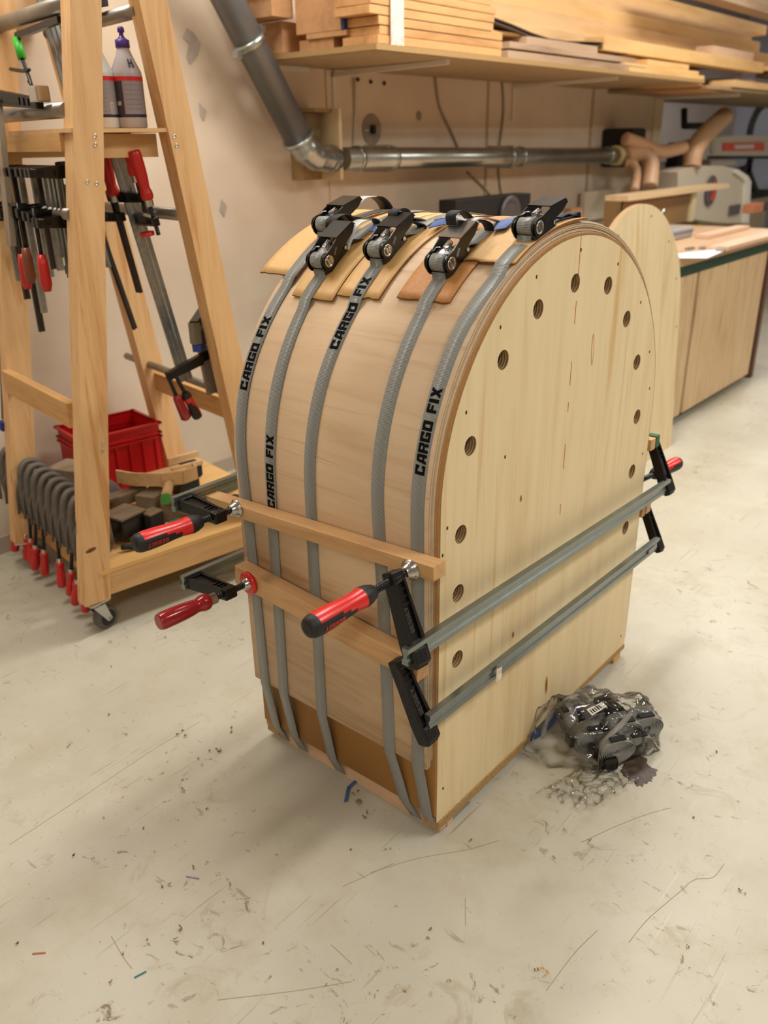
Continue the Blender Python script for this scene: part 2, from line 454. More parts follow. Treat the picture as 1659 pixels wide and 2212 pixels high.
# stroke letters on a unit cell, used for printed and embossed lettering
R4 = lambda a, b, c, d: [(a, b), (c, b), (c, d), (a, d)]
GL = {
 'C': (1, [R4(0, 0, .34, 1), R4(.3, 0, 1, .24), R4(.3, .76, 1, 1), R4(.68, .2, 1, .36), R4(.68, .64, 1, .8)]),
 'A': (1, [[(0, 0), (.32, 0), (.5, .78), (.3, 1), (.22, .9)], R4(.66, 0, 1, 1), R4(.3, .78, .7, 1), R4(.2, .22, .7, .42)]),
 'R': (1, [R4(0, 0, .33, 1), R4(.3, .78, .95, 1), R4(.68, .5, 1, .92), R4(.3, .36, .9, .56), R4(.62, 0, .96, .4)]),
 'G': (1, [R4(0, 0, .34, 1), R4(.3, 0, 1, .24), R4(.3, .76, 1, 1), R4(.68, .2, 1, .52), R4(.5, .36, .7, .52), R4(.68, .68, 1, .8)]),
 'O': (1, [R4(0, 0, .34, 1), R4(.66, 0, 1, 1), R4(.3, 0, .7, .24), R4(.3, .76, .7, 1)]),
 'F': (.9, [R4(0, 0, .35, 1), R4(.3, .76, 1, 1), R4(.3, .38, .88, .6)]),
 'I': (.4, [R4(0, 0, .95, 1)]),
 'X': (1.05, [[(0, 0), (.36, 0), (1, 1), (.64, 1)], [(.64, 0), (1, 0), (.36, 1), (0, 1)]]),
 'B': (.8, [R4(0, 0, .3, 1), R4(.28, 0, .9, .2), R4(.28, .8, .9, 1), R4(.28, .41, .9, .6), R4(.7, .15, 1, .45), R4(.7, .56, 1, .85)]),
 'E': (.75, [R4(0, 0, .32, 1), R4(.3, 0, 1, .2), R4(.3, .8, 1, 1), R4(.3, .41, .9, .6)]),
 'S': (.75, [R4(0, 0, 1, .2), R4(0, .8, 1, 1), R4(0, .4, 1, .6), R4(0, .55, .32, .85), R4(.68, .15, 1, .45)]),
 'Y': (.8, [R4(.35, 0, .65, .5), [(0, 1), (.33, 1), (.62, .5), (.38, .4)], [(.67, 1), (1, 1), (.65, .4), (.4, .5)]]),
 'T': (.8, [R4(.34, 0, .66, 1), R4(0, .8, 1, 1)]),
 'H': (.8, [R4(0, 0, .28, 1), R4(.72, 0, 1, 1), R4(.25, .42, .75, .6)]),
 'D': (.8, [R4(0, 0, .3, 1), R4(.28, 0, .8, .2), R4(.28, .8, .8, 1), R4(.7, .1, 1, .9)]),
 'U': (.8, [R4(0, .1, .3, 1), R4(.7, .1, 1, 1), R4(.1, 0, .9, .22)]),
 'L': (.7, [R4(0, 0, .32, 1), R4(.3, 0, 1, .2)]),
 'N': (.85, [R4(0, 0, .26, 1), R4(.74, 0, 1, 1), [(.0, 1), (.3, 1), (1, 0), (.7, 0)]]),
 'K': (.85, [R4(0, 0, .3, 1), [(.28, .45), (.65, 1), (1, 1), (.5, .4)], [(.3, .6), (.5, .7), (1, 0), (.68, 0)]]),
 '2': (.7, [R4(0, 0, 1, .2), R4(0, .8, 1, 1), R4(0, .4, 1, .6), R4(0, .15, .3, .45), R4(.7, .55, 1, .85)]),
 '3': (.7, [R4(0, 0, 1, .2), R4(0, .8, 1, 1), R4(.2, .4, 1, .6), R4(.7, .1, 1, .9)]),
 ' ': (.55, []),
}
def letters(mb, text, fn, length, height, m, th=0.0002):
    """fn(u, v, h) -> world point; u along the text, v up, h off the surface"""
    gap = 0.13
    tot = sum(GL[c][0] for c in text)+gap*(len(text)-1); k = length/tot; u = 0
    for c in text:
        wd, polys = GL[c]
        for i, p in enumerate(polys):
            e = th*(1+0.15*i)
            top = [mb.bm.verts.new(fn(u+x*wd*k, y*height, e)) for x, y in p]
            bot = [mb.bm.verts.new(fn(u+x*wd*k, y*height, -th*0.3)) for x, y in p]
            fs = [mb.bm.faces.new(top)]
            for a in range(len(p)):
                b = (a+1) % len(p); fs.append(mb.bm.faces.new((top[a], bot[a], bot[b], top[b])))
            mb._fin([], fs, m)
        u += (wd+gap)*k
    return mb

# ------------------------------------------------------------------ the room
WY = 1.62                      # back wall plane
def struct(name, mb, m=None, label=None):
    o = mb.build(name, None, m); tag(o, label, None, None, 'structure'); return o
struct('floor', MB().bx((-3.2, -4.2, -0.06), (9.2, 3.4, 0.0), FLOOR), None, 'worn beige workshop floor with scuffs and dirt')
CEILM = mat('ceiling_paint', (196, 190, 180), 0.9)
struct('ceiling', MB().bx((-3.2, -4.2, CEIL), (9.2, 3.4, CEIL+0.06), CEILM), None, 'pale workshop ceiling')
struct('wall_back', MB().bx((-3.2, WY, 0), (4.27, WY+0.12, CEIL), WALL), None, 'patched pale plaster wall behind the trolley and shelf')
struct('wall_left', MB().bx((-3.3, -4.2, 0), (-3.2, WY+0.12, CEIL), WALL), None, 'plain plaster wall left of the room')
struct('wall_front', MB().bx((-3.3, -4.3, 0), (9.3, -4.2, CEIL), WALL), None, 'plain plaster wall behind the viewer')
GREYWALL = mat('grey_recess_wall', (186, 176, 172), 0.85, noise=0.08, nscale=2)
BLUEWALL = mat('pale_blue_wall', (196, 202, 222), 0.8)
struct('wall_recess', MB().bx((4.15, 2.9, 0), (9.3, 3.0, CEIL), GREYWALL), None, 'grey wall at the back of the far alcove')
struct('wall_recess_side', MB().bx((4.15, WY+0.12, 0), (4.27, 2.9, CEIL), GREYWALL), None, 'short grey side wall of the far alcove')
struct('wall_right', MB().bx((9.2, -4.3, 0), (9.3, 3.0, CEIL), BLUEWALL), None, 'pale blue wall at the far right end')
struct('trim_1', MB().bx((4.20, WY-0.018, 0), (4.30, WY, 1.285), mat('cream_trim', (222, 206, 172), 0.5)), None, 'cream corner board at the end of the plaster wall')
# vertical seams and battens of the wall
seam = mat('wall_seam', (178, 160, 136), 0.8)
for n, (u, wd) in enumerate([(1052, .012), (1277, .02), (716, .05)]):
    p = at(u, 260, 1, WY)
    struct('trim_%d' % (n+2), MB().bx((p.x-wd/2, WY-0.006, 0.60), (p.x+wd/2, WY, 1.30), seam if n < 2 else WALL), None, 'narrow vertical strip on the plaster wall')
struct('baseboard_back', MB().bx((-3.2, WY-0.012, 0), (4.2, WY, 0.05), mat('skirting', (176, 160, 140), 0.6)), None, 'low skirting along the plaster wall')
for i, (x, y, p) in enumerate(LAMPS):
    t = thing('ceiling_lamp', 'long fluorescent ceiling lamp %s' % ['above the arched mould', 'in front of the drilled panel', 'above the bench', 'above the trolley side', 'behind the viewer on the left', 'in front of the bench', 'in the far alcove'][i], 'lamp', (x, y, CEIL-0.04), 0, 'ceiling lamps')
    MB().bx((x-.6, y-.13, CEIL-.04), (x+.6, y+.13, CEIL), WHITE).build('housing', t)
    em = MATS.get('tube_glow') or mat('tube_glow', (255, 250, 240), 0.4, Emission_Color=(1, .93, .82, 1), Emission_Strength=4.0)
    MB().bx((x-.57, y-.10, CEIL-.062), (x+.57, y+.10, CEIL-.04), em).build('diffuser', t)

# ------------------------------------------------------------------ bending mould (two side panels, hardboard skin, feet)
L_, HC, RP, WID, ZB = 0.70, 0.583, 0.35, 0.415, 0.030
XC = 0.35
def profile(s, off=0.0, y=0.0):
    """point and outward normal on the bent plywood; s = arc length at radius .368 measured up from the front spring line"""
    r = 0.368
    if s < 0: return V((XC-r-off, y, HC+s)), V((-1, 0, 0))
    if s > PI*r: return V((XC+r+off, y, HC-(s-PI*r))), V((1, 0, 0))
    a = s/r
    n = V((-math.cos(a), 0, math.sin(a)))
    return V((XC, y, HC)) + n*(r+off), n
def arch_loop(r, zb, n=72):
    pts = [(XC-r, zb)]
    for i in range(n+1):
        a = PI*i/n; pts.append((XC-r*math.cos(a), HC+r*math.sin(a)))
    pts.append((XC+r, zb)); return pts
def strip(mb, r0, r1, y0, y1, z0, z1f, m_face, m_edge, n=72):
    """arched band between radii, extruded along y"""
    a = arch_loop(r0, z1f, n); b = arch_loop(r1, z0, n)
    bm = mb.bm; A = [[bm.verts.new((p[0], y, p[1])) for p in a] for y in (y0, y1)]; B = [[bm.verts.new((p[0], y, p[1])) for p in b] for y in (y0, y1)]
    N = len(a); E_, F_ = [], []
    for i in range(N-1):
        F_.append(bm.faces.new((A[0][i], A[0][i+1], A[1][i+1], A[1][i])))
        F_.append(bm.faces.new((B[0][i], B[1][i], B[1][i+1], B[0][i+1])))
        E_.append(bm.faces.new((A[0][i], B[0][i], B[0][i+1], A[0][i+1])))
        E_.append(bm.faces.new((A[1][i], A[1][i+1], B[1][i+1], B[1][i])))
    for i in (0, N-1): E_.append(bm.faces.new((A[0][i], A[1][i], B[1][i], B[0][i])))
    mb._fin([], F_, m_face, True); mb._fin([], E_, m_edge)
    return mb

mould = thing('bending_mould', 'arched bending mould with drilled pale plywood side panels standing on small wooden feet', 'mould', (0.35, 0.2, 0))
HOLES = [(.342, .864), (.234, .840), (.144, .782), (.068, .674), (.050, .543), (.047, .446), (.049, .328),
         (.456, .846), (.541, .778), (.604, .689), (.632, .577), (.637, .463), (.636, .340)]
HR = 0.0145
def side_panel(y0, y1, holes=True):
    bm = bmesh.new()
    outer = [(x, z) for x, z in arch_loop(RP, ZB, 96)]
    loops = [outer]
    if holes:
        for hx, hz in HOLES: loops.append([(hx+HR*math.cos(2*PI*k/28), hz+HR*math.sin(2*PI*k/28)) for k in range(28)])
    edges = []
    for lp in loops:
        vs = [bm.verts.new((x, y0, z)) for x, z in lp]
        for i in range(len(vs)): edges.append(bm.edges.new((vs[i], vs[(i+1) % len(vs)])))
    bmesh.ops.triangle_fill(bm, use_beauty=True, use_dissolve=False, edges=edges)
    front = list(bm.faces)
    ret = bmesh.ops.extrude_face_region(bm, geom=front)
    nv = [g for g in ret['geom'] if isinstance(g, bmesh.types.BMVert)]
    for v in nv: v.co.y = y1
    mb = MB(); bm2 = mb.bm
    mb.bm.free(); mb.bm = bm; mb.uv = bm.loops.layers.uv.new('UVMap')
    mb.mi(PANEL); mb.mi(PANEL_EDGE)
    bm.normal_update()
    for f in bm.faces: f.material_index = 0 if abs(f.normal.y) > 0.7 else 1
    return mb
sp = side_panel(0.0, 0.018).build('side_panel', mould)
side_panel(WID-0.018, WID).build('side_panel', mould)
# knots, screw holes, pencil centre line on the near panel
def disc(mb, x, z, rx, rz_, m, y=-0.0003, rot=0.0, n=16):
    pts = []
    for k in range(n):
        a = 2*PI*k/n; px, pz = rx*math.cos(a), rz_*math.sin(a)
        pts.append((x+px*math.cos(rot)-pz*math.sin(rot), y, z+px*math.sin(rot)+pz*math.cos(rot)))
    mb.prism(pts, (0, 0.0005, 0), m); return mb
for u, v, rx, rz_, mm in [(1180, 1480, .0045, .019, KNOT), (1108, 1371, .0034, .006, KNOT), (1125, 1077, .003, .0055, KNOT), (1280, 755, .004, .024, KNOT_R)]:
    p = at(u, v, 1, 0)
    mb = MB(); disc(mb, p.x, p.z, rx*1.25, rz_*1.15, KNOT_R, -0.0002, 0.06)
    disc(mb, p.x, p.z, rx*(0.7 if mm is KNOT else .55), rz_*0.8, KNOT if mm is KNOT else PANEL, -0.0004, 0.06)
    mb.build('knot', sp)
for u, v in [(1159, 598), (1335, 570), (1384, 653), (1403, 760), (1403, 839), (1388, 980), (1372, 1105), (1359, 1227), (1341, 1374), (1081, 707), (1007, 891), (966, 1141), (956, 1200), (1091, 987), (957, 1703), (1255, 540)]:
    p = at(u, v, 1, 0)
    disc(MB(), p.x, p.z, .0022, .0030, DARKHOLE, -0.0003, 0, 10).build('screw_hole', sp)
for z0, z1 in [(0.865, 0.932), (0.80, 0.836), (0.70, 0.74), (0.655, 0.672), (0.555, 0.60), (0.47, 0.49)]:
    MB().bx((0.3485, -0.00035, z0), (0.3498, 0.0001, z1), PENCIL).build('pencil_line', sp)
# hardboard skin
strip(MB(), RP-0.004, RP+0.004, 0.001, WID-0.001, 0.045, 0.045, MDF, mat('skin_edge', (158, 118, 74), .65, noise=.15, nscale=120)).build('skin', mould)
# base boards, foot battens
mb = MB().bx((0.002, -0.003, 0.014), (0.295, 0.03, 0.030), CHIP); mb.build('base_board', mould)
MB().bx((0.40, -0.002, 0.020), (0.699, 0.03, 0.030), CHIP).build('base_board', mould)
MB().bx((0.002, WID-0.03, 0.014), (0.66, WID, 0.030), CHIP).build('base_board', mould)
MB().bx((0.012, 0.001, 0.0), (0.036, WID-0.012, 0.046), BEECH_P).build('foot', mould)
MB().bx((0.030, -0.001, 0.0), (0.046, 0.03, 0.014), BEECH_P).build('foot', mould)
MB().bx((0.652, 0.0, 0.0), (0.686, WID, 0.020), PINE_Y).build('foot', mould)
MB().bx((0.30, 0.12, 0.0), (0.34, 0.16, 0.05), SOOT).build('foot', mould)

# ------------------------------------------------------------------ bent plywood: thin sheets pulled round the mould
bent = thing('bent_plywood', 'thin beech plywood sheets bent over the mould into a tall arch', 'plywood', (0.35, 0.21, 0.12))
rr = RP+0.004
specs = [(0.0038, 0.162, 0.006), (0.0036, 0.151, 0.008), (0.0034, 0.150, 0.007), (0.0032, 0.149, 0.008)]
for i, (t, zb, y0) in enumerate(specs):
    mb = MB()
    q = t/3
    for k in range(3):
        strip(mb, rr+k*q, rr+(k+1)*q-(0.0003 if k == 2 else 0), y0+0.0003*k, WID+0.003-0.001*i, zb, zb, PLY, PLY_D if k == 1 else PLY_L)
    mb.build('ply_sheet', bent); rr += t
# loose upper layers at the crown
mb = MB()
pts = []
for k in range(13):
    s = 0.368*(PI*0.40 + PI*0.24*k/12); p, n = profile(s, 0.0012); pts.append(p+V((0, 0.016, 0)))
mb.ribbon(pts, (0, 1, 0), 0.006, 0.0022, GLUE); mb.build('glue_squeeze_out', bent)
mb = MB(); pts = []
for k in range(9):
    p, n = profile(0.368*(PI*0.22+PI*0.05*k/8), -0.006); pts.append(p+V((0, 0.0125-p.y, 0)))
mb.ribbon(pts, (0, 1, 0), 0.003, 0.005, GLUE); mb.build('glue_squeeze_out', bent)

# ------------------------------------------------------------------ hardboard strips under the ratchets
def bent_board(name, y0, y1, s0, s1, lab, m, off=0.0008, th=0.003, flat=0.0, lift=0.0, torn=0.0, group=None):
    mb = MB(); n = 30; nj = 8; bm = mb.bm
    def P_(s, y, o):
        p, nn = profile(s, o, y)
        if s < s0+0.10: p = p + nn*(lift*((s0+0.10-s)/0.10)**2)
        return p
    top, bot = [], []
    for i in range(n+1):
        s = s0+(s1-s0)*i/n
        rowt, rowb = [], []
        for j in range(nj+1):
            y = y0+(y1-y0)*j/nj
            ss = s + (random.uniform(-torn, torn) if i == 0 else 0)
            rowt.append(bm.verts.new(P_(ss, y, off+th))); rowb.append(bm.verts.new(P_(ss, y, off)))
        top.append(rowt); bot.append(rowb)
    f1, f2, fe = [], [], []
    for i in range(n):
        for j in range(nj):
            f1.append(bm.faces.new((top[i][j], top[i+1][j], top[i+1][j+1], top[i][j+1])))
            f2.append(bm.faces.new((bot[i][j], bot[i][j+1], bot[i+1][j+1], bot[i+1][j])))
    for j in range(nj):
        fe.append(bm.faces.new((top[0][j], top[0][j+1], bot[0][j+1], bot[0][j])))
        fe.append(bm.faces.new((top[n][j], bot[n][j], bot[n][j+1], top[n][j+1])))
    for i in range(n):
        fe.append(bm.faces.new((top[i][0], bot[i][0], bot[i+1][0], top[i+1][0])))
        fe.append(bm.faces.new((top[i][nj], top[i+1][nj], bot[i+1][nj], bot[i][nj])))
    mb._fin([], f1+f2, m, True); mb._fin([], fe, CARD_E)
    o = mb.build(name); tag(o, lab, 'hardboard', group); return o
bent_board('hardboard_strip', 0.379, 0.466, 0.325, 0.80, 'tan hardboard piece overhanging the far edge under the rearmost ratchet', CARD, off=.0008, lift=0.002, torn=0.0015)
bent_board('hardboard_strip', 0.276, 0.365, 0.288, 0.78, 'tan hardboard strip under the second ratchet from the left', CARD, lift=0.001, torn=0.001)
bent_board('hardboard_strip', 0.190, 0.2735, 0.301, 0.80, 'tan hardboard strip under the middle ratchet with the printed strap', CARD, lift=0.001, torn=0.002)
bent_board('hardboard_strip', 0.066, 0.160, 0.310, 0.72, 'darker brown hardboard strip with torn end under the fourth ratchet', CARD_D, lift=0.001, torn=0.002)
bent_board('hardboard_strip', 0.004, 0.092, 0.392, 0.60, 'wide tan hardboard piece with ragged edge beside the near arch edge', CARD, off=0.004, torn=0.003)

# ------------------------------------------------------------------ ratchet straps
def frame(s, y, off=0.0055):
    """local frame on the arch: T up along the arc, N outward"""
    p, n = profile(s, off, y); T = V((n.z, 0, -n.x))
    return p, T, n
def ratchet(t, s, y, silver=False):
    p, T, N = frame(s, y)
    Y = V((0, 1, 0))
    def L(a, n, w=0.0): return p + T*a + N*n + Y*w
    def plate(poly, w, th, m=BLACK, name='side_plate'):
        MB().prism([L(a, n, w) for a, n in poly], Y*th, m).build(name, t)
    def round_end(ca, cn, r, a0, a1, k=9): return [(ca+r*math.cos(a0+(a1-a0)*i/k), cn+r*math.sin(a0+(a1-a0)*i/k)) for i in range(k+1)]
    # lower frame: two plates from below the axle to the rear pivot
    low = round_end(0, .015, .0155, PI*0.5, PI*1.5) + [(.02, .001), (.05, .0005)] + round_end(.043, .008, .0065, -PI*.4, PI*.5, 5) + [(.02, .017)]
    for w in (-.0165, .0145): plate(low, w, .002)
    # handle: two plates from the axle up to the grip
    up = round_end(0, .018, .0135, PI*0.60, PI*1.45) + [(.012, .009), (.04, .013), (.066, .016), (.078, .0215)] + [(.077, .0285), (.036, .0335), (.012, .030)]
    for w in (-.0195, .0175): plate(up, w, .002)
    # grip plate
    g = [L(.034, .0335, -.0195), L(.077, .0287, -.0195), L(.077, .0287, .0195), L(.034, .0335, .0195)]
    gm = CHROME if silver else BLACK
    mb = MB().prism(g, N*0.0016, gm)
    letters(mb, 'CARGO FIX', lambda u, v, h: L(.048+v, .0337-(.014+v)*.112+h, .015-u), .024, .0035, SOOT if silver else WHITE, .0003)
    mb.build('grip', t)
    g2 = [L(.077, .0287, -.0195), L(.080, .0215, -.0195), L(.080, .0215, .0195), L(.077, .0287, .0195)]
    MB().prism(g2, T*0.0012, BLACK).build('grip', t)
    # drum with webbing wound on it
    mb = MB(); seg = 24
    for k in range(13):
        pass
    prof = [(0.0, .0105)]+[(0.0005+i*.001, .0115+(.0004 if i % 2 else 0)) for i in range(24)]+[(.0245, .0105)]
    mb = MB(); pts = [L(.0118*math.cos(a), .018+.0118*math.sin(a)) for a in [2*PI*i/28 for i in range(29)]]
    mb.ribbon(pts, Y, .0235, .0012, GREYW)
    mb.cyl(L(0, .018, -.0118), L(0, .018, .0118), .0112, seg=24, m=GREYW); mb.build('webbing_coil', t)
    for sg in (-1, 1):
        mb = MB().lathe(L(0, .018, .0168*sg), Y*sg, [(0, .0095), (.0036, .0095), (.0040, .0075), (.0032, .0070), (.0032, .0001)], 24, CHROME)
        mb.box(L(-.002, .018, .0205*sg), (.0036, .0014, .011), rot_to(T, N), CHROME); mb.box(L(.003, .018, .0205*sg), (.0030, .0014, .011), rot_to(T, N), CHROME)
        for k in range(9):
            a = 2*PI*k/9; mb.box(L(.0102*math.cos(a), .018+.0102*math.sin(a), .0172*sg), (.003, .0016, .003), None, CHROME)
        mb.build('axle_end', t)
    for sg in (-1, 1):
        MB().cyl(L(.042, .008, .0165*sg), L(.042, .008, .0195*sg), .0035, .0028, 14, CHROME).build('rivet', t)
    MB().cyl(L(.042, .008, -.015), L(.042, .008, .015), .003, seg=10, m=CHROME).build('pivot_bar', t)
    # pawl spring, catch and lever in the handle window
    sp_ = []
    for i in range(60):
        a = i*0.62; sp_.append(L(.018+i*.00026, .027+.0042*math.sin(a), .0+.0042*math.cos(a)))
    MB().tube(sp_, .0008, 5, CHROME).build('spring', t)
    MB().box(L(.020, .0225, 0), (.018, .030, .0018), rot_to(T, N), CHROME).build('pawl', t)
    MB().tube([L(.006, .030, .016), L(.010, .033, .010), L(.012, .034, .010), L(.013, .034, .002)], .0009, 6, CHROME).build('catch_wire', t)
    MB().box(L(.014, .034, -.0085), (.004, .005, .0012), rot_to(T, N), CHROME).build('catch_wire', t)
    for sg in (-1, 1):
        MB().box(L(.020, .021, .0200*sg), (.012, .0006, .0014), rot_to(T*math.cos(.6)+N*math.sin(.6), Y), CHROME).build('slot', t)
    MB().box(L(.020, .0015, 0), (.046, .031, .0015), rot_to(T, N), BLACK).build('base_plate', t)

def web_path(s0, s1, ys, off=0.0009, n=40):
    pts = []
    for i in range(n+1):
        s = s0+(s1-s0)*i/n
        # y interpolated
        for (a, ya), (b, yb) in zip(ys[:-1], ys[1:]):
            if a <= s <= b or (b == ys[-1][0] and s > b): y = ya+(yb-ya)*(s-a)/(b-a); break
        else: y = ys[0][1]
        pts.append(profile(s, off, y)[0])
    return pts
SW = 0.0235
def strap(lab, sr, ys, yb, wide_white=False, text=None, silver=False, endy=None):
    t = thing('ratchet_strap', lab, 'strap', tuple(profile(-0.44, 0.001, ys[0][1])[0]), 0, 'ratchet straps round the plywood')
    # front webbing: from under the batten up to the ratchet
    y0 = ys[0][1]
    low = [V((0.10, yb, 0.0022)), V((0.014, yb, 0.0022)), V((0.0092, yb, 0.006)), V((-0.0065, yb+(y0-yb)*.35, 0.046)), V((-0.013, yb+(y0-yb)*.7, 0.100))]
    HB = {.386: .325, .337: .288, .240: .301, .083: .310, .0245: .392}[y0]; hi = .0060 if y0 > .05 else .0088
    offs = lambda s: .0009 if s < HB-.02 else (hi if s > HB-.004 else .0009+(hi-.0009)*(s-HB+.02)/.016)
    mid = web_path(-0.437, HB-.02, ys, .0009, 36) + web_path(HB-.004, sr-0.034, ys, hi, 8)
    for i in range(len(low)): pass
    p1, T, N = frame(sr, ys[-1][1])
    tail = [p1+T*-.016+N*-.0005, p1+T*-.0115+N*.010]
    mb = MB(); mb.ribbon(low+mid+tail, (0, 1, 0), SW, 0.0013, GREYW); web = mb.build('webbing', t)
    if text:
        mb = MB()
        sa, sb = text
        def fn(u, v, h):
            s = sa+u
            y = None
            for (a, ya), (b, yb_) in zip(ys[:-1], ys[1:]):
                if a <= s <= b: y = ya+(yb_-ya)*(s-a)/(b-a)
            if y is None: y = ys[-1][1]
            return profile(s, offs(s)+0.0008+h, y-.0085+v)[0]
        letters(mb, 'CARGO FIX', fn, sb-sa, 0.0168, INK, 0.00025); mb.build('lettering', web)
    # rear webbing: from the ratchet pivot over the crown and down behind
    ye = endy if endy is not None else ys[-1][1]
    p2, T2, N2 = frame(sr+0.042, ys[-1][1])
    yy = [(sr, ys[-1][1]), (sr+.25, ye), (2.0, ye)]
    back = [p1+T*.042+N*.008, p1+T*.058+N*.004] + web_path(sr+.075, .78, yy, .0060, 12) + web_path(.84, 0.368*PI+0.44, yy, 0.0009) + [V((0.700, ye, 0.06)), V((0.690, ye, .0035)), V((0.6, ye, .0035))]
    MB().ribbon(back, (0, 1, 0), SW, 0.0013, GREYW).build('webbing', t)
    ratchet(t, sr, ys[-1][1], silver)
    return t
S1 = strap('farthest left ratchet strap, printed high up, rear ratchet with a big standing loop', .432, [(-.46, .386), (-.17, .392), (.13, .401), (.34, .391), (.43, .393)], .376, text=(.122, .247))
S2 = strap('second strap from the left, printed lower down just above the upper batten', .345, [(-.46, .337), (-.1, .332), (.05, .327), (.28, .330), (.345, .329)], .325, text=(-.064, .062))
S3 = strap('middle strap printed close under its ratchet', .378, [(-.46, .240), (-.1, .240), (.16, .236), (.28, .231), (.38, .234)], .228, text=(.213, .337))
S4 = strap('plain strap without print, silver gripped ratchet, between the middle and nearest straps', .363, [(-.46, .083), (-.16, .092), (0, .100), (.17, .1025), (.363, .105)], .052, silver=True)
S5 = strap('nearest strap beside the plywood edge, printed beside the round holes', .461, [(-.46, .0245), (.02, .027), (.27, .028), (.36, .021), (.461, .021)], .012, text=(.066, .187), endy=.07)

def loop_on(t, pts, y, m, name, wd=0.0225, n=8, wdir=(0, 1, 0), th=.0013):
    P3 = [at(u, v, 1, y+(dy if dy else 0)) for u, v, dy in pts]
    MB().ribbon(bez(P3, n), wdir, wd, th, m).build(name, t)
# tails and loops (each lies in its own strap's plane)
loop_on(S1, [(735, 462, 0), (757, 447, 0), (777, 428, 0), (800, 424, 0)], .393, WHITEW, 'webbing_tail', wd=.030)
loop_on(S1, [(793, 425, 0), (812, 425, 0), (828, 438, 0), (836, 455, 0), (835, 472, 0), (822, 478, 0)], .40, BLACKW, 'webbing_tail', wd=.032)
loop_on(S1, [(820, 478, 0), (800, 477, 0), (770, 470, 0)], .395, GREYW, 'webbing_tail')
loop_on(S1, [(716, 492, 0), (722, 472, 0), (742, 463, 0), (757, 470, 0), (768, 485, 0)], .36, BLACKW, 'webbing_tail', wd=.015)
loop_on(S2, [(742, 540, 0), (752, 512, 0), (765, 486, 0), (782, 476, 0), (792, 475, 0)], .322, WHITEW, 'webbing_tail')
loop_on(S2, [(789, 474, 0), (803, 472, 0), (814, 480, 0), (820, 500, 0), (822, 514, 0)], .322, BLACKW, 'webbing_tail', wd=.018)
loop_on(S2, [(760, 519, 0), (790, 516, 0), (815, 517, 0)], .318, BLACKW, 'webbing_tail', wd=.014)
loop_on(S3, [(852, 488, 0), (848, 463, 0), (858, 451, 0), (872, 452, 0), (882, 464, 0), (890, 478, 0)], .245, BLACKW, 'webbing_tail', wd=.018)
loop_on(S3, [(876, 470, 0), (894, 470, 0), (910, 476, 0), (896, 481, 0)], .232, WHITEW, 'webbing_tail')
loop_on(S3, [(896, 481, 0), (910, 487, 0), (912, 505, 0), (907, 522, 0), (886, 527, 0), (870, 526, 0)], .228, BLACKW, 'webbing_tail', wd=.018)
loop_on(S4, [(976, 487, 0), (974, 466, 0), (985, 456, 0), (1000, 458, 0), (1014, 472, 0)], .118, BLACKW, 'webbing_tail', wd=.018)
loop_on(S4, [(1012, 486, 0), (1022, 474, 0), (1040, 470, 0), (1062, 474, 0), (1086, 480, 0), (1118, 473, 0)], .105, WHITEW, 'webbing_tail', wd=.018)
loop_on(S4, [(1038, 475, 0), (1052, 483, 0), (1058, 500, 0), (1048, 516, 0), (1034, 524, 0), (1015, 530, 0)], .100, BLACKW, 'webbing_tail', wd=.018)
loop_on(S5, [(1200, 470, 0), (1216, 462, 0), (1228, 464, 0), (1240, 458, 0), (1240, 474, 0), (1222, 478, 0)], .021, BLACKW, 'webbing_tail', wd=.02)
# webbing lying flat across the crown between the ratchets, and blue care tags
for t, s, y0, y1 in [(S3, .50, .22, .13), (S4, .56, .10, .05), (S2, .49, .32, .25)]:
    pts = [profile(s+.0*i+.06*math.sin(i*.5)*.3, .010+.003*math.sin(i), y0+(y1-y0)*i/8)[0] for i in range(9)]
    MB().ribbon(pts, profile(s, 0)[1].cross(V((0, 1, 0))), .018, .0012, GREYW).build('webbing_tail', t)
def tagpatch(t, pts, s):
    a = [profile(ss, .012, y)[0] for ss, y in pts]
    n = profile(s, 0)[1]
    MB().prism(a, n*.0012, BLUE).build('care_tag', t)
tagpatch(S2, [(.437, .305), (.459, .305), (.481, .281), (.447, .269)], .47)
tagpatch(S3, [(.460, .201), (.486, .209), (.515, .196), (.478, .181)], .5)
tagpatch(S4, [(.466, .084), (.505, .100), (.523, .079), (.476, .070)], .5)
tagpatch(S5, [(.52, .012), (.52, .032), (.60, .030), (.60, .014)], .56)

# ------------------------------------------------------------------ clamping battens across the front and back
def batten(lab, p, q, w, h, m, name='clamping_batten', cat='batten'):
    mb = MB().beam(p, q, w, h, m, bev=.0015)
    o = mb.build(name); return tag(o, lab, cat)
batten('upper front batten sticking out far to the left across the straps', (-.0335, .490, .503), (-.0335, -.024, .525), .028, .0225, BEECH)
batten('lower front batten across the straps under the upper one', (-.0335, .408, .382), (-.0335, .004, .350), .028, .036, BEECH)
batten('upper rear batten with green painted end behind the arch', (.729, .40, .494), (.729, .000, .494), .022, .024, BEECH)
tag(MB().bx((.741, -.001, .484), (.757, .02, .508), GREEN).build('clamping_pad'), 'small block with green painted face behind the upper rear batten', 'block')
batten('lower rear batten behind the arch', (.727, .40, .345), (.727, .002, .345), .016, .026, BEECH)
tag(MB().bx((.736, .0, .336), (.756, .10, .362), BEECH_P).build('clamping_pad'), 'pale wooden pad behind the lower rear batten', 'block')

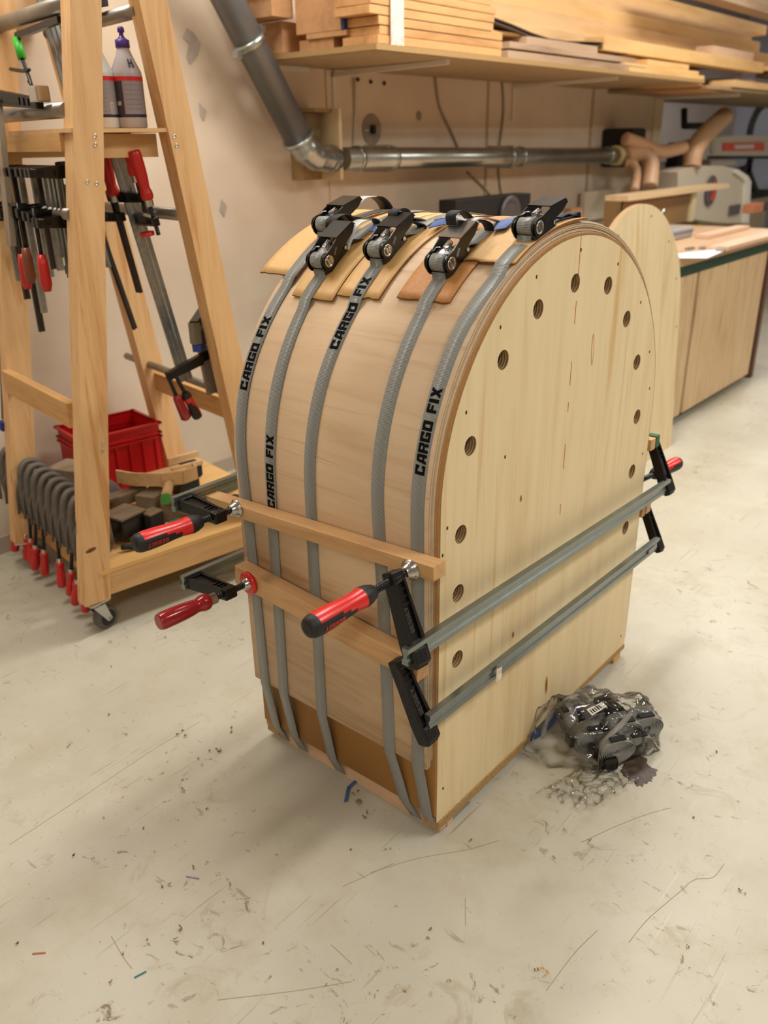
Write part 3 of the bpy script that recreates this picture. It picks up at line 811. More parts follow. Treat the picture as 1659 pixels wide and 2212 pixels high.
# ------------------------------------------------------------------ bar clamps
def bar_mesh(p, q, h=.022, t=.010, up=None, m=STEEL_M):
    """profiled steel bar with a groove in each wide face"""
    p = V(p); q = V(q); x = (q-p).normalized(); up = V(up) if up else V((0, 0, 1)); s_ = up.cross(x).normalized(); z = x.cross(s_)
    g = t*.22
    pr = [(-t/2, -h/2), (t/2, -h/2), (t/2, -h*.22), (t/2-g, -h*.12), (t/2-g, h*.12), (t/2, h*.22), (t/2, h/2), (-t/2, h/2), (-t/2, h*.22), (-t/2+g, h*.12), (-t/2+g, -h*.12), (-t/2, -h*.22)]
    return MB().prism([p+s_*a+z*b for a, b in pr], q-p, m)
EMB = mat('raised_letters', (62, 60, 58), .35)
def arm_mesh(root, tip, bx_, w0, w1, th=.016, m=BLACKC, text=None):
    """cast arm from the bar to the screw: flanged, tapering; bx_ = bar direction"""
    root = V(root); tip = V(tip); d = (tip-root); ln = d.length; d.normalize()
    bx_ = (V(bx_) - d*V(bx_).dot(d)).normalized(); s_ = d.cross(bx_)
    def Q(a, b, c): return root + d*a + bx_*b + s_*c
    out = [(-.020, -w0*.36), (-.020, w0*.36), (-.012, w0*.5), (ln*.15, w0*.5), (ln*.75, w1*.5), (ln+.006, w1*.45), (ln+.010, 0), (ln+.006, -w1*.45), (ln*.75, -w1*.5), (ln*.15, -w0*.5), (-.012, -w0*.5)]
    mb = MB()
    mb.prism([Q(a, b, -th*.28) for a, b in out], s_*th*.56, m)
    for sg in (-1, 1):
        rail = [Q(-.014, sg*w0*.5, -th/2), Q(-.014, sg*(w0*.5-.005), -th/2), Q(ln*.75, sg*(w1*.5-.004), -th/2), Q(ln+.006, sg*(w1*.45-.004), -th/2), Q(ln+.006, sg*w1*.47, -th/2), Q(ln*.75, sg*w1*.52, -th/2), Q(ln*.15, sg*w0*.52, -th/2)]
        mb.prism(rail, s_*th, m)
    mb.box(Q(-.004, 0, 0), (w0*1.0, th*1.05, .028), rot_to(bx_, d), m, .005)
    mb.box(Q(ln+.004, 0, 0), (w1, th*1.05, .016), rot_to(bx_, d), m, .003)
    for k in range(3):
        mb.box(Q(ln*(.66+.1*k), 0, 0), (w1*.8, th*.8, .003), rot_to(bx_, d), m)
    return mb, Q, ln
def screw_mesh(p, q, r=.0058, m=BLACK):
    p = V(p); q = V(q); ln = (q-p).length; n = max(6, int(ln/.0042)); prof = []
    for k in range(n):
        a = ln*k/n; b = ln*(k+1)/n
        prof += [(a, r*.78), (a+(b-a)*.35, r), (a+(b-a)*.7, r), (a+(b-a)*.99, r*.78)]
    return MB().lathe(p, q-p, prof, 16, m)
def grip_two(p, ax, ln, k=1.0, up=(0, 0, 1), name='handle', t=None, text=True):
    """two component grip: red with black nose, end cap and side panels"""
    prof = [(0, .0075), (.002, .0105), (.012, .0138), (.020, .0150), (.026, .0150), (.034, .0140), (.046, .0132), (.060, .0138), (.075, .0150), (.092, .0160), (.108, .0162), (.116, .0158), (.122, .0150), (.127, .0128), (.130, .007)]
    sc_ = ln/.130; prof = [(a*sc_, r*k) for a, r in prof]
    def mf(kk, i, seg):
        if kk < 4 or kk >= 11: return RUB
        a = (i+.5)/seg      # 0 = refx (up)
        edge = .17 if kk >= 6 else .10
        if kk in (4, 5): return RED
        d = abs(a-.5)
        side = min(abs(a-.30), abs(a-.70))
        side = min(abs(a-.33), abs(a-.67)); return RUB if side < (.165 if 7 < kk else (.13 if kk == 7 else .08)) else RED
    mb = MB().lathe(p, ax, prof, 24, RED, True, mf, refx=up)
    h = mb.build(name, t)
    return h
def grip_wood(p, ax, ln, k=1.0, t=None, m=REDW):
    s_ = ln/.115
    prof = [(0, .0095), (.001, .0100), (.014, .0100), (.015, .0105)]
    MB().lathe(p, ax, [(a*s_, r*k) for a, r in prof], 20, CHROME).build('ferrule', t)
    prof = [(.014, .0115), (.018, .0138), (.024, .0145), (.030, .0138), (.036, .0118), (.042, .0116), (.050, .0130), (.065, .0142), (.085, .0148), (.106, .0148), (.112, .0138), (.115, .0120)]
    MB().lathe(p, ax, [(a*s_, r*k) for a, r in prof], 24, m).build('handle', t)
def pad(p, ax, t, red=False):
    MB().lathe(p, ax, [(0, .0155), (.0015, .0158), (.003, .013), (.005, .0115), (.007, .0118), (.009, .0098), (.013, .009), (.015, .006)], 24, CHROME).build('pressure_pad', t)
    if red: MB().lathe(V(p)-V(ax).normalized()*.0005, ax, [(0, .0165), (0, .0205), (.006, .0205), (.007, .0165)], 24, RED).build('pad_cap', t)

def clamp(lab, bar, jaw_s, jaw_tip, fix=None, fix_tip=None, hand='two', hl=.13, screw0=None, padp=None, hk=1.0, grp=None, redpad=False, bh=.026, text=None, hdir=None):
    """bar: (front point, rear point); jaw_s: point on the bar carrying the sliding arm; jaw_tip: where the screw passes"""
    A, B = V(bar[0]), V(bar[1]); ax = (B-A).normalized()
    t = thing('bar_clamp', lab, 'clamp', tuple(A), 0, grp)
    b = bar_mesh(A, B, bh, .0105).build('bar', t)
    if jaw_s is not None:
        mb, Q, ln = arm_mesh(jaw_s, jaw_tip, ax, .033, .025, .019)
        # lettering cast in the side
        letters(mb, 'BESSEY', lambda u, v, h: Q(ln*.28+u, .004-v, -(.0054+h)), .036, .008, EMB, .0005)
        mb.build('sliding_arm', t)
        tip = V(jaw_tip)
        h0 = V(screw0)
        hd = (h0-V(padp)).normalized()
        screw_mesh(V(padp)+hd*.012, h0+hd*.004).build('spindle', t)
        MB().lathe(tip-hd*.012, hd, [(0, .0085), (.001, .0105), (.022, .0105), (.024, .009)], 18, BLACKC).build('spindle_nut', t)
        pad(padp, hd, t, redpad)
        if hand == 'two':
            h = grip_two(h0, hd, hl, hk, t=t)
            mb = MB()
            sd = V((0, -1, 0)); nn = (V((0, -.98, -.19)) - hd*V((0, -.98, -.19)).dot(hd)).normalized(); up_ = hd.cross(nn); up_ = up_ if up_.z < 0 else -up_
            letters(mb, 'BESSEY', lambda u, v, h_: h0+hd*(hl*.58+u)+nn*(.0164*hk+h_)+up_*(v-.004), .036, .0065, mat('dull_red_print', (170, 34, 30), .5), .0003)
            mb.build('lettering', h)
        elif hand == 'wood': grip_wood(h0, hd, hl, hk, t)
    if fix is not None:
        mb, Q, ln = arm_mesh(fix, fix_tip, ax, .032, .024, .018)
        letters(mb, 'BESSEY', lambda u, v, h: Q(ln*.25+u, .0045-v, -(.0054+h)), .042, .009, EMB, .0005)
        mb.build('fixed_arm', t)
    return t
G = 'bar clamps pulling the battens tight'
K1 = clamp('red and black gripped clamp whose bar is the upper one across the drilled panel',
      ((-.118, -.030, .4305), (.757, -.030, .4045)), (-.094, -.030, .424), (-.084, .016, .520), (.757, -.028, .402), (.760, .014, .488),
      'two', .125, (-.128, .016, .5205), (-.048, .016, .520), grp=G)
K2 = clamp('clamp whose bar is the lower one across the drilled panel, black arm in front',
      ((-.062, -.026, .286), (.738, -.030, .277)), None, None, (-.062, -.024, .270), (-.062, .026, .362), grp=G)
mb, Q, ln = arm_mesh((.745, -.028, .272), (.756, .014, .345), (1, 0, 0), .024, .020); mb.build('sliding_arm', K2)
MB().bx((.684, -.0366, .2720), (.724, -.0358, .2815), mat('worn_sticker', (150, 150, 148), .5, noise=.3, nscale=300)).build('sticker', K2)
MB().grid(lambda a, b: V((.105+.016*a, -.0375-.003*math.sin(a*PI)*(1+.3*math.sin(b*9)), .2705+.026*b)), 8, 10, GLUE).build('tape', K2)
K3 = clamp('clamp with red and black grip on the protruding left end of the upper batten',
      ((-.112, .472, .519), (.757, .480, .512)), (-.088, .472, .517), (-.088, .388, .514), (.757, .478, .512), (.757, .41, .495),
      'two', .122, (-.117, .391, .514), (-.048, .385, .514), grp=G)
K4 = clamp('clamp with dark red wooden handle and red pad on the lower batten',
      ((-.116, .466, .374), (.757, .474, .350)), (-.094, .466, .372), (-.094, .374, .379), (.757, .472, .350), (.757, .41, .345),
      'wood', .108, (-.118, .375, .3785), (-.048, .369, .379), grp=G, redpad=True)
t = thing('screw_clamp', 'red and black clamp grip just showing behind the rear end of the upper bar', 'clamp', (.80, .03, .40))
grip_two((.796, .02, .402), (1, -.12, .0), .11, .95, t=t, text=False)
screw_mesh((.722, .03, .402), (.80, .02, .402)).build('spindle', t); pad((.7195, .03, .402), (1, 0, 0), t)

# blue strap and scraps on the floor by the mould
mb = MB(); mb.ribbon(bez([(.17, .06, .0015), (.30, .01, .004), (.37, -.002, .003), (.44, .01, .002), (.50, .05, .0015)], 6), (0, 0.3, 1), .018, .0014, BLUE)
tag(mb.build('loose_strap'), 'blue strap lying in the gap under the drilled panel', 'strap')
p = at(757, 1700, 2, 0.0); q = at(747, 1733, 2, 0)
mb = MB(); mb.ribbon(bez([V((p.x+.03, p.y, .004)), V((p.x, p.y, .002)), V((p.x-.01, p.y-.004, .003)), V((q.x, q.y, .0015))], 6), (0.7, .7, 0), .007, .0008, mat('faded_blue', (64, 92, 138), .6))
tag(mb.build('tape_scrap'), 'small blue scrap of tape on the floor beside the front foot', 'scrap')
# ------------------------------------------------------------------ A-frame clamp trolley
TA = math.radians(-8.5)
TM = Matrix.Translation((-0.022, 1.006, 0)) @ Matrix.Rotation(TA, 4, 'Z')
EX, EY = V((math.cos(TA), math.sin(TA), 0)), V((-math.sin(TA), math.cos(TA), 0))
def T_(x, y, z): return TM @ V((x, y, z))
def TB(): return MB(TM)
trolley = thing('clamp_trolley', 'pine A-frame clamp trolley on castors standing by the plaster wall', 'trolley', (-0.022, 1.006, 0), TA)
SL = 0.1395
def leg(x0, sl, y0, y1, w_=.062, z0=.085, z1=1.72, m=PINE, xs=0):
    pts = [(x0+sl*(z-.085), y0, z) for z in (z0, z1)] + [(x0+w_+sl*(z-.085), y0, z) for z in (z1, z0)]
    mb = TB(); mb.prism(pts, (0, y1-y0, 0), m)
    return mb.build('leg', trolley)
lg1 = leg(0, SL, 0, .045)
lg2 = leg(.4865, -SL, 0, .045)
leg(0, SL, .455, .50); leg(.4865, -SL, .455, .50)
leg(.512, -SL, .047, .075, .050, .08, 1.262)
for lx, z in [(.088, 1.025), (.090, 1.005), (.093, .92), (.107, .915), (.044+.002, .373), (.046, .358)]:
    pass
def screwhead(u, v):
    q = V(at(u, v, 1, 1.0)); d = (q-CAM).normalized()
    n = EY; p0 = T_(0, 0, 0); t = (p0-CAM).dot(n)/d.dot(n); p = CAM+d*t
    MB().lathe(p+EY*.001, -EY, [(0, .0042), (.0016, .0042), (.0012, .0022), (.0006, .0020), (.0006, .0001)], 12, CHROME).build('screw', trolley)
for u, v in [(205, 294), (206, 313), (189, 393), (209, 397), (377, 295), (382, 315), (222, 958), (222, 973)]: screwhead(u, v)
TB().bx((.05, .006, .092), (.60, .034, .160), PINE_X).build('platform_rail', trolley)
TB().bx((.05, .46, .092), (.60, .49, .160), PINE_X).build('platform_rail', trolley)
TB().bx((.06, .03, .092), (.085, .47, .150), PINE_Y).build('platform_rail', trolley)
TB().bx((.57, .03, .092), (.60, .47, .150), PINE_Y).build('platform_rail', trolley)
TB().bx((.045, -.002, .152), (.61, .585, .1615), wood('platform_ply', (228, 186, 122), (202, 156, 92), axis=0, scale=.9, rough=.5)).build('platform', trolley)
TB().bx((.052, .045, .500), (.074, .455, .556), PINE_Y).build('side_rail', trolley)
TB().bx((.462, .045, .425), (.486, .455, .476), PINE_Y).build('side_rail', trolley)
TB().bx((.130, .045, 1.060), (.155, .455, 1.094), PINE_Y).build('shelf_rail', trolley)
TB().bx((.155, .055, 1.046), (.345, .080, 1.092), PINE_X).build('shelf_rail', trolley)
TB().bx((.155, .430, 1.046), (.345, .455, 1.092), PINE_X).build('shelf_rail', trolley)
TB().bx((.130, .002, 1.094), (.352, .47, 1.1015), PINE_X).build('shelf', trolley)
TUBE = mat('grey_tube', (150, 144, 134), 0.38, 0.75, noise=.12, nscale=14)
for (x, z, r, ya, yb) in [(.195, 1.322, .0155, .03, .60), (.325, 1.316, .0135, .03, .50), (.152, 1.135, .0145, .04, .60), (.385, .925, .0135, .04, .60), (.125, .942, .012, .03, .60), (.452, .502, .0100, .03, .60)]:
    TB().cyl((x, ya, z), (x, yb, z), r, seg=18, m=TUBE).build('clamp_rail', trolley)
TYRE = mat('grey_tyre', (92, 90, 88), .6); HUB = mat('hub_black', (30, 28, 27), .6)
def castor(x, y, yaw):
    R3 = Matrix.Rotation(yaw, 3, 'Z'); c = T_(x, y, 0)
    def q(a, b, c_): return c + R3 @ V((a, b, c_))
    mb = MB().box(q(0, 0, .082), (.052, .050, .005), R3, CHROME, .001)
    mb.cyl(q(0, 0, .070), q(0, 0, .080), .017, seg=18, m=CHROME)
    for sg in (-1, 1):
        mb.prism([q(-.016, sg*.016, .072), q(.016, sg*.016, .072), q(.030, sg*.016, .026), q(.018, sg*.016, .022)], R3 @ V((0, sg*.002, 0)), CHROME)
    br = mb.build('castor_bracket', trolley)
    mb = MB().lathe(q(.022, -.013, .029), R3 @ V((0, 1, 0)), [(0, .024, TYRE), (.003, .0285, TYRE), (.013, .029, TYRE), (.023, .0285, TYRE), (.026, .024, TYRE)], 28, TYRE)
    mb.lathe(q(.022, -.0145, .029), R3 @ V((0, 1, 0)), [(0, .018, HUB), (.0005, .020, HUB), (.0285, .020, HUB), (.029, .018, HUB)], 24, HUB)
    mb.lathe(q(.022, -.018, .029), R3 @ V((0, 1, 0)), [(0, .004, CHROME), (.036, .004, CHROME)], 10, CHROME)
    mb.build('castor_wheel', trolley)
castor(.030, .022, .1); castor(.030, .475, -.5); castor(.50, .022, .3); castor(.50, .475, .2)
q0 = T_(.035, -.0004, .222)
MB().prism([q0+EX*(.010*math.cos(a)*1.3)+V((0, 0, .005*math.sin(a)+.002*math.cos(a))) for a in [2*PI*k/14 for k in range(14)]], EY*.0006, mat('pine_knot', (110, 70, 36), .6, noise=.5, nscale=200)).build('knot', trolley)
# knot and wood marks on the front leg
p = at(205, 1168, 1, .99)
# --- glue bottles on the shelf
LBL = mat('bottle_label', (150, 140, 144), .4, noise=.10, nscale=900); LBD = mat('label_dark', (58, 50, 58), .4, noise=.3, nscale=200)
HDPE = mat('white_bottle', (214, 216, 218), .35); HDPE2 = mat('greyish_bottle', (182, 176, 178), .35); PURPLE = mat('purple_cap', (74, 44, 128), .35); NAVY = mat('navy_band', (44, 36, 62), .4)
BAND = mat('label_red', (208, 36, 34), .35)
def bottle(u, v, body, lab, nozzle, turn):
    # base point on the shelf
    d = (V(at(u, v, 2, 1.1015))-CAM)
    loc = V(at(u, v, 2, 1.1015))
    # keep it standing on the shelf board between the legs
    l = TM.inverted() @ loc
    return l
def make_bottle(x, y, k, body, lab, turn, mark=None):
    b = T_(x, y, 1.1017); t = thing('glue_bottle', lab, 'bottle', tuple(b), TA)
    H = .178*k; r = .0345*k
    mb = MB().lathe(b, (0, 0, 1), [(0, r*.9), (.003, r), (H*.62, r), (H*.66, r*.98), (H*.84, r*.55), (H*.92, r*.40), (H*.95, r*.36), (H*.99, r*.36)], 36, body)
    bod = mb.build('body', t)
    mb = MB().lathe(b+V((0, 0, H*.93)), (0, 0, 1), [(0, r*.46), (H*.09, r*.46), (H*.10, r*.30), (H*.13, r*.16), (H*.17, r*.13), (H*.175, r*.22), (H*.22, r*.22), (H*.24, r*.12)], 24, PURPLE); mb.build('cap', t)
    vd = (CAM-b); a0 = math.atan2(vd.y, vd.x)
    def cyl_pt(a, z, rr): return b+V((math.cos(a0+a)*rr, math.sin(a0+a)*rr, z))
    def band(za, zb, a, bb, m, off):
        mb.grid(lambda i, j: cyl_pt(a+(bb-a)*i, za+(zb-za)*j, r+off), 14, 1, m)
    mb = MB()
    band(H*.13, H*.60, -1.5, 1.5, LBL, .0004); band(H*.55, H*.60, -1.5, 1.5, BAND, .0007); band(H*.13, H*.165, -1.5, 1.5, NAVY, .0007)
    if turn:
        band(H*.165, H*.55, -1.5, -.35, LBD, .0006); band(H*.55, H*.60, -1.5, 1.5, BAND, .0008)
        letters(mb, 'D2', lambda u, v, h: cyl_pt(-.80+u/r, H*.27+v, r+.001+h), .008, .007, WHITE, .0002)
        for k2 in range(6): band(H*(.50-.055*k2), H*(.502-.055*k2), -.3, .9, LBD, .0006)
    else:
        band(H*.165, H*.30, .55, .80, WHITE, .0008)
        for k2 in range(12): band(H*(.172+.010*k2), H*(.172+.010*k2+.004), .58, .77, INK, .0010)
        for k2 in range(7): band(H*(.50-.05*k2), H*(.502-.05*k2), -1.0, .45, LBD, .0006)
    mb.build('label', t)
    if mark:
        mb = MB(); letters(mb, 'H', lambda u, v, h: cyl_pt(.25+u/r, H*.70+v, r*(.94-(v/.03)*.55)+.0012+h), .012, .016, NAVY, .0002); mb.build('pen_mark', t)
    return t
def shelf_spot(u, v, y):  # x local for pixel at local plane y
    d = d_ + RIGHT*((u-829.5)/FPX) + DOWN*((v-1106)/FPX)
    p0 = T_(0, y, 0); t = (p0-CAM).dot(EY)/d.dot(EY); q = TM.inverted() @ (CAM+d*t); return q
q = shelf_spot(286, 270, .06); make_bottle(q.x, .060, .90, HDPE2, 'grey glue bottle with pen mark, right of the two bottles on the trolley shelf', True, True)
q = shelf_spot(230, 270, .075); make_bottle(q.x-.004, .075, .90, HDPE, 'white glue bottle half hidden by the trolley post, left of the two', False)

# --- clamps hanging from the trolley rails
def hang_clamp(name, lab, top, length, dirv, arm, kind='wood', tint=STEEL, arm2=.25, hl=.10, group=None, w_=.020, up=True, nohandle=False, flat=False):
    """bar hanging down from `top` along dirv with a fixed arm at the head and a sliding arm lower down"""
    top = V(top); d = V(dirv).normalized(); arm = V(arm)
    t = thing(name, lab, 'clamp', tuple(top), 0, group)
    side = d.cross(arm).normalized()
    bar_mesh(top-d*.012, top+d*length, w_, .008, up=(side if flat else arm.normalized()), m=tint).build('bar', t)
    mb, Q, ln = arm_mesh(top, top+arm, d, .024, .018, .014, BLACK); mb.build('fixed_arm', t)
    s2 = top+d*length*arm2
    mb, Q, ln = arm_mesh(s2, s2+arm*1.02, d, .024, .020, .014, BLACK); mb.build('sliding_arm', t)
    if not nohandle:
        tip = s2+arm*1.02; sg = -1 if up else 1
        screw_mesh(tip-d*sg*.03, tip+d*sg*.035, .005).build('spindle', t)
        if kind == 'wood': grip_wood(tip+d*sg*.032, d*sg, hl, .95, t, REDO)
        else: grip_two(tip+d*sg*.032, d*sg, hl, .9, t=t)
    return t
DN = V((0, 0, -1))
GL_ = 'bar clamps hanging in a row on the left rails of the trolley'
DKBAR = mat('dark_old_bar', (62, 54, 48), .5, .5, noise=.2, nscale=40); WOODH = mat('brown_wood_handle', (128, 66, 34), .4)
hl_ = [(.125, .42, .25, STEEL, 'dark clamp at the far left end of the hanging row', .32), (.125, .385, .29, DKBAR, 'long dark-barred clamp second in the hanging row', .30),
       (.125, .325, .36, DKBAR, 'longest rusty-barred clamp in the hanging row', .26), (.125, .285, .31, STEEL, 'steel-barred clamp beside the wide grey bar', .28),
       (.125, .205, .22, STEEL, 'short steel clamp with dark red handle right of the wide grey bar', .35), (.125, .175, .20, DKBAR, 'short black clamp with brown wooden handle in the hanging row', .40),
       (.125, .140, .20, STEEL, 'bright bar clamp in the middle of the hanging row', .42), (.125, .112, .17, STEEL, 'small bright clamp with slanted bar beside the silver ones', .5),
       (.125, .088, .21, STEEL_M, 'silver bent-rod clamp in the hanging row near the post', .45), (.125, .068, .21, STEEL_M, 'silver bent-rod clamp closest to the front post', .45)]
for i, (x, y, ln, tint, lab, a2) in enumerate(hl_):
    top = T_(x, y, 1.022); hd = {4: 'wood', 5: 'wood'}.get(i)
    t = hang_clamp('bar_clamp', lab, top, ln, DN, EX*-.05+EY*-.004, tint=tint, arm2=a2, group='bar clamps hanging on the trolley', w_=.014, nohandle=True)
    if i in (4, 5, 8):
        b = top+DN*ln*.75+EX*-.055
        MB().lathe(b, DN, [(0, .008), (.02, .011), (.06, .012), (.075, .008)], 14, WOODH if i == 5 else REDO).build('handle', t)
        MB().cyl(b-DN*.09, b+DN*.005, .0045, seg=8, m=BLACK).build('spindle', t)
# wide wood-grey bar with black jaw lying on the upper rail
t = thing('bar_clamp', 'large clamp with wide grey bar hanging over the left rails, black jaw on top', 'clamp', tuple(T_(.10, .26, 1.15)), 0, 'bar clamps hanging on the trolley')
OLDW = wood('greyed_bar', (158, 142, 122), (112, 96, 78), axis=2, scale=2, rough=.5)
MB().beam(T_(.10, .275, 1.16), T_(.065, .245, .87), .012, .030, OLDW, up=EY).build('bar', t)
mb, Q, ln = arm_mesh(T_(.10, .30, 1.168), T_(.125, .12, 1.150), DN, .030, .022, .016, BLACK); mb.build('fixed_arm', t)
MB().box(T_(.125, .10, 1.165), (.03, .03, .03), None, CHROME, .003).build('pressure_pad', t)
mb, Q, ln = arm_mesh(T_(.08, .26, .945), T_(.08, .18, .95), DN, .026, .022, .016, BLACK); mb.build('sliding_arm', t)
MB().bx(tuple(T_(.10, .33, 1.13)), tuple(T_(.12, .36, 1.18)), mat('blue_jaw', (30, 62, 140), .4)).build('blue_jaw_cover', t)
# green handled clamp with loose cable ends on the upper left rail
t = thing('spring_clamp', 'black clamp with green handle dangling from the upper left rail', 'clamp', tuple(T_(.19, .33, 1.30)))
mb = MB().beam(T_(.19, .34, 1.29), T_(.19, .10, 1.298), .012, .012, BLACK); mb.build('jaw', t)
MB().cyl(T_(.185, .335, 1.285), T_(.185, .32, 1.245), .009, seg=12, m=mat('lime_grip', (60, 180, 50), .4)).build('grip', t)
MB().tube(bez([T_(.185, .32, 1.245), T_(.185, .30, 1.21), T_(.18, .27, 1.17), T_(.18, .25, 1.13)], 6), .004, 8, BLACK).build('cable_end', t)
MB().tube(bez([T_(.185, .40, 1.23), T_(.185, .33, 1.222), T_(.185, .29, 1.222)], 6), .004, 8, BLACK).build('cable_end', t)
MB().tube(bez([T_(.183, .30, 1.20), T_(.18, .27, 1.185), T_(.18, .24, 1.175)], 6), .003, 8, BLACK).build('cable_end', t)
t = thing('cable_bundle', 'bundle of black cables hanging over the top left of the trolley', 'cable', tuple(T_(.24, .3, 1.36)))
for k in range(5):
    MB().tube(bez([T_(.26+.004*k, .34-.02*k, 1.46), T_(.25+.004*k, .30-.022*k, 1.38), T_(.24+.004*k, .26-.022*k, 1.345)], 6), .0035, 6, SOOT).build('cable', t)
# dark block and brushes behind the right tube at the top
tag(MB().bx(tuple(T_(.27, .14, 1.335)), tuple(T_(.31, .20, 1.365)), SOOT).build('black_block'), 'small black block resting on the tube above the glue bottles', 'block')
t = thing('metal_rack', 'row of slanted bright bars leaning behind the glue bottles', 'rack', tuple(T_(.24, .30, 1.11)))
for k in range(4):
    MB().beam(T_(.235+.012*k, .32, 1.40), T_(.275+.012*k, .30, 1.10), .008, .006, STEEL_M, up=EY).build('bar', t)
tag(MB().bx(tuple(T_(.30, .36, 1.1017)), tuple(T_(.335, .40, 1.46)), mat('maroon_board', (104, 56, 58), .5)).build('maroon_board'), 'maroon board standing behind the right glue bottle', 'board')
# --- clamps between the two front legs
hc1 = hang_clamp('bar_clamp', 'large clamp between the trolley legs, its red handle up on the right', T_(.288, .16, 1.110), .60, V(EX*.20+DN), EX*-.01+EY*-.105, tint=STEEL, arm2=.33, hl=.115, group='bar clamps hanging on the trolley', w_=.034, flat=True)
hc2 = hang_clamp('bar_clamp', 'clamp with red wooden handle up and red pad, left of the pair between the legs', T_(.272, .20, 1.100), .36, V(EX*.16+DN), EX*.01+EY*-.12, tint=DKBAR, arm2=.38, hl=.115, group='bar clamps hanging on the trolley')
MB().cyl(T_(.306, .075, .893), T_(.307, .075, .885), .016, seg=16, m=RED).build('pad_cap', hc2)
hc3 = hang_clamp('bar_clamp', 'darker red handled clamp hanging behind the bright red pair', T_(.25, .26, 1.02), .22, V(EX*.16+DN), EX*.02+EY*-.10, tint=STEEL, arm2=.45, hl=.11, group='bar clamps hanging on the trolley')
hc4 = hang_clamp('bar_clamp', 'clamp with long thin dark bar hanging aslant between the legs', T_(.265, .30, 1.03), .40, V(EX*.22+DN), EX*-.06+EY*-.05, tint=DKBAR, arm2=.25, group='bar clamps hanging on the trolley', w_=.015, nohandle=True)
hc5 = hang_clamp('bar_clamp', 'black clamp with brown wooden handle hanging just right of the front post', T_(.19, .22, .98), .22, V(EX*.10+DN), EX*-.04+EY*-.06, tint=DKBAR, arm2=.3, group='bar clamps hanging on the trolley', nohandle=True)
MB().lathe(T_(.20, .17, .90), V(EX*.12+DN), [(0, .008), (.02, .013), (.07, .015), (.10, .013), (.105, .008)], 16, WOODH).build('handle', hc5)
hc6 = hang_clamp('bar_clamp', 'green tipped clamp hanging low behind the front post', T_(.215, .30, .90), .20, DN, EX*.02+EY*-.03, tint=DKBAR, arm2=.5, group='bar clamps hanging on the trolley', nohandle=True, w_=.010)
MB().lathe(T_(.222, .28, .735), DN, [(0, .005), (.01, .008, MATS['lime_grip']), (.02, .009), (.045, .009), (.05, .004)], 12, SOOT).build('handle', hc6)
# heavy blue jaw on the big bar, and the small clamp with two red handles
t = thing('bar_clamp', 'black and blue pair of jaws gripping the big hanging bar low down', 'clamp', tuple(T_(.44, .10, .67)))
for k, (z, m_) in enumerate([(.690, BLACK), (.655, BLACK), (.635, MATS['blue_jaw'])]):
    MB().beam(T_(.385, .05, z-.012), T_(.475, .14, z+.012), .022, .020, m_, bev=.002).build('jaw', t)
MB().box(T_(.385, .05, .66), (.02, .02, .05), None, STEEL_M).build('pad', t)
t = thing('screw_clamp', 'small black clamp with two dark red handles hanging on the right side rail', 'clamp', tuple(T_(.40, .08, .58)))
MB().beam(T_(.305, .06, .567), T_(.425, .07, .600), .016, .020, BLACK, bev=.002).build('arm', t)
MB().beam(T_(.315, .075, .560), T_(.410, .075, .583), .012, .012, BLACK).build('arm', t)
for (a, b) in [((.306, .06, .570), (.322, .06, .520)), ((.325, .06, .570), (.345, .06, .522))]:
    a, b = T_(*a), T_(*b); screw_mesh(a, b, .005).build('spindle', t)
    grip_two(b, (b-a).normalized(), .078, .80, t=t) if a.x > T_(.315, .06, .5).x else MB().lathe(b, (b-a), [(0, .008), (.01, .011), (.04, .012), (.065, .013), (.070, .008)], 16, REDW).build('handle', t)
MB().beam(T_(.418, .075, .62), T_(.432, .075, .50), .010, .034, STEEL, up=EX).build('bar', t)

# --- G-clamps lined up along the left platform edge, handles hanging down
GREYC = mat('grey_cast_iron', (104, 96, 88), .55, .3, noise=.15, nscale=60)
gl = []
NTH = ['first', 'second', 'third', 'fourth', 'fifth', 'sixth', 'seventh', 'eighth', 'ninth', 'tenth', 'eleventh', 'twelfth']
for i in range(12):
    y = .055+.047*i
    t = thing('c_clamp', '%s grey cast C-clamp from the front post in the row on the platform edge' % NTH[i], 'clamp', tuple(T_(.07, y, .1617)), 0, 'C-clamps lined up on the trolley platform')
    gl.append(t)
    mb = TB()
    pr = bez([(.105, y-.002, .20), (.098, y, .290), (.068, y-.004, .318), (.040, y-.010, .300), (.030, y-.016, .225), (.040, y-.022, .170)], 5)
    mb.tube(pr, [.0085]*len(pr), 8, GREYC)
    mb.tube(bez([(.045, y-.022, .170), (.060, y-.010, .165), (.09, y+.006, .168), (.11, y+.004, .20)], 4), .007, 8, GREYC)
    mb.tube(bez([(.060, y-.004, .312), (.030, y+.014, .245), (.024, y+.024, .170)], 4), .0035, 6, GREYC)
    mb.build('body', t)
    if i in (0, 1, 2, 4, 6, 7, 8, 9, 10):
        dz = random.uniform(-.012, .012); dx = random.uniform(-.2, .1); dy = random.uniform(-.15, .25)
        a = T_(.038, y-.02, .185); d = V(EX*(-.12+dx*.3)+EY*dy+DN).normalized()
        MB().cyl(a, a+d*(.075+dz), .0045, seg=10, m=SOOT).build('spindle', t)
        grip_wood(a+d*(.072+dz), d, .075, .75, t, REDO)
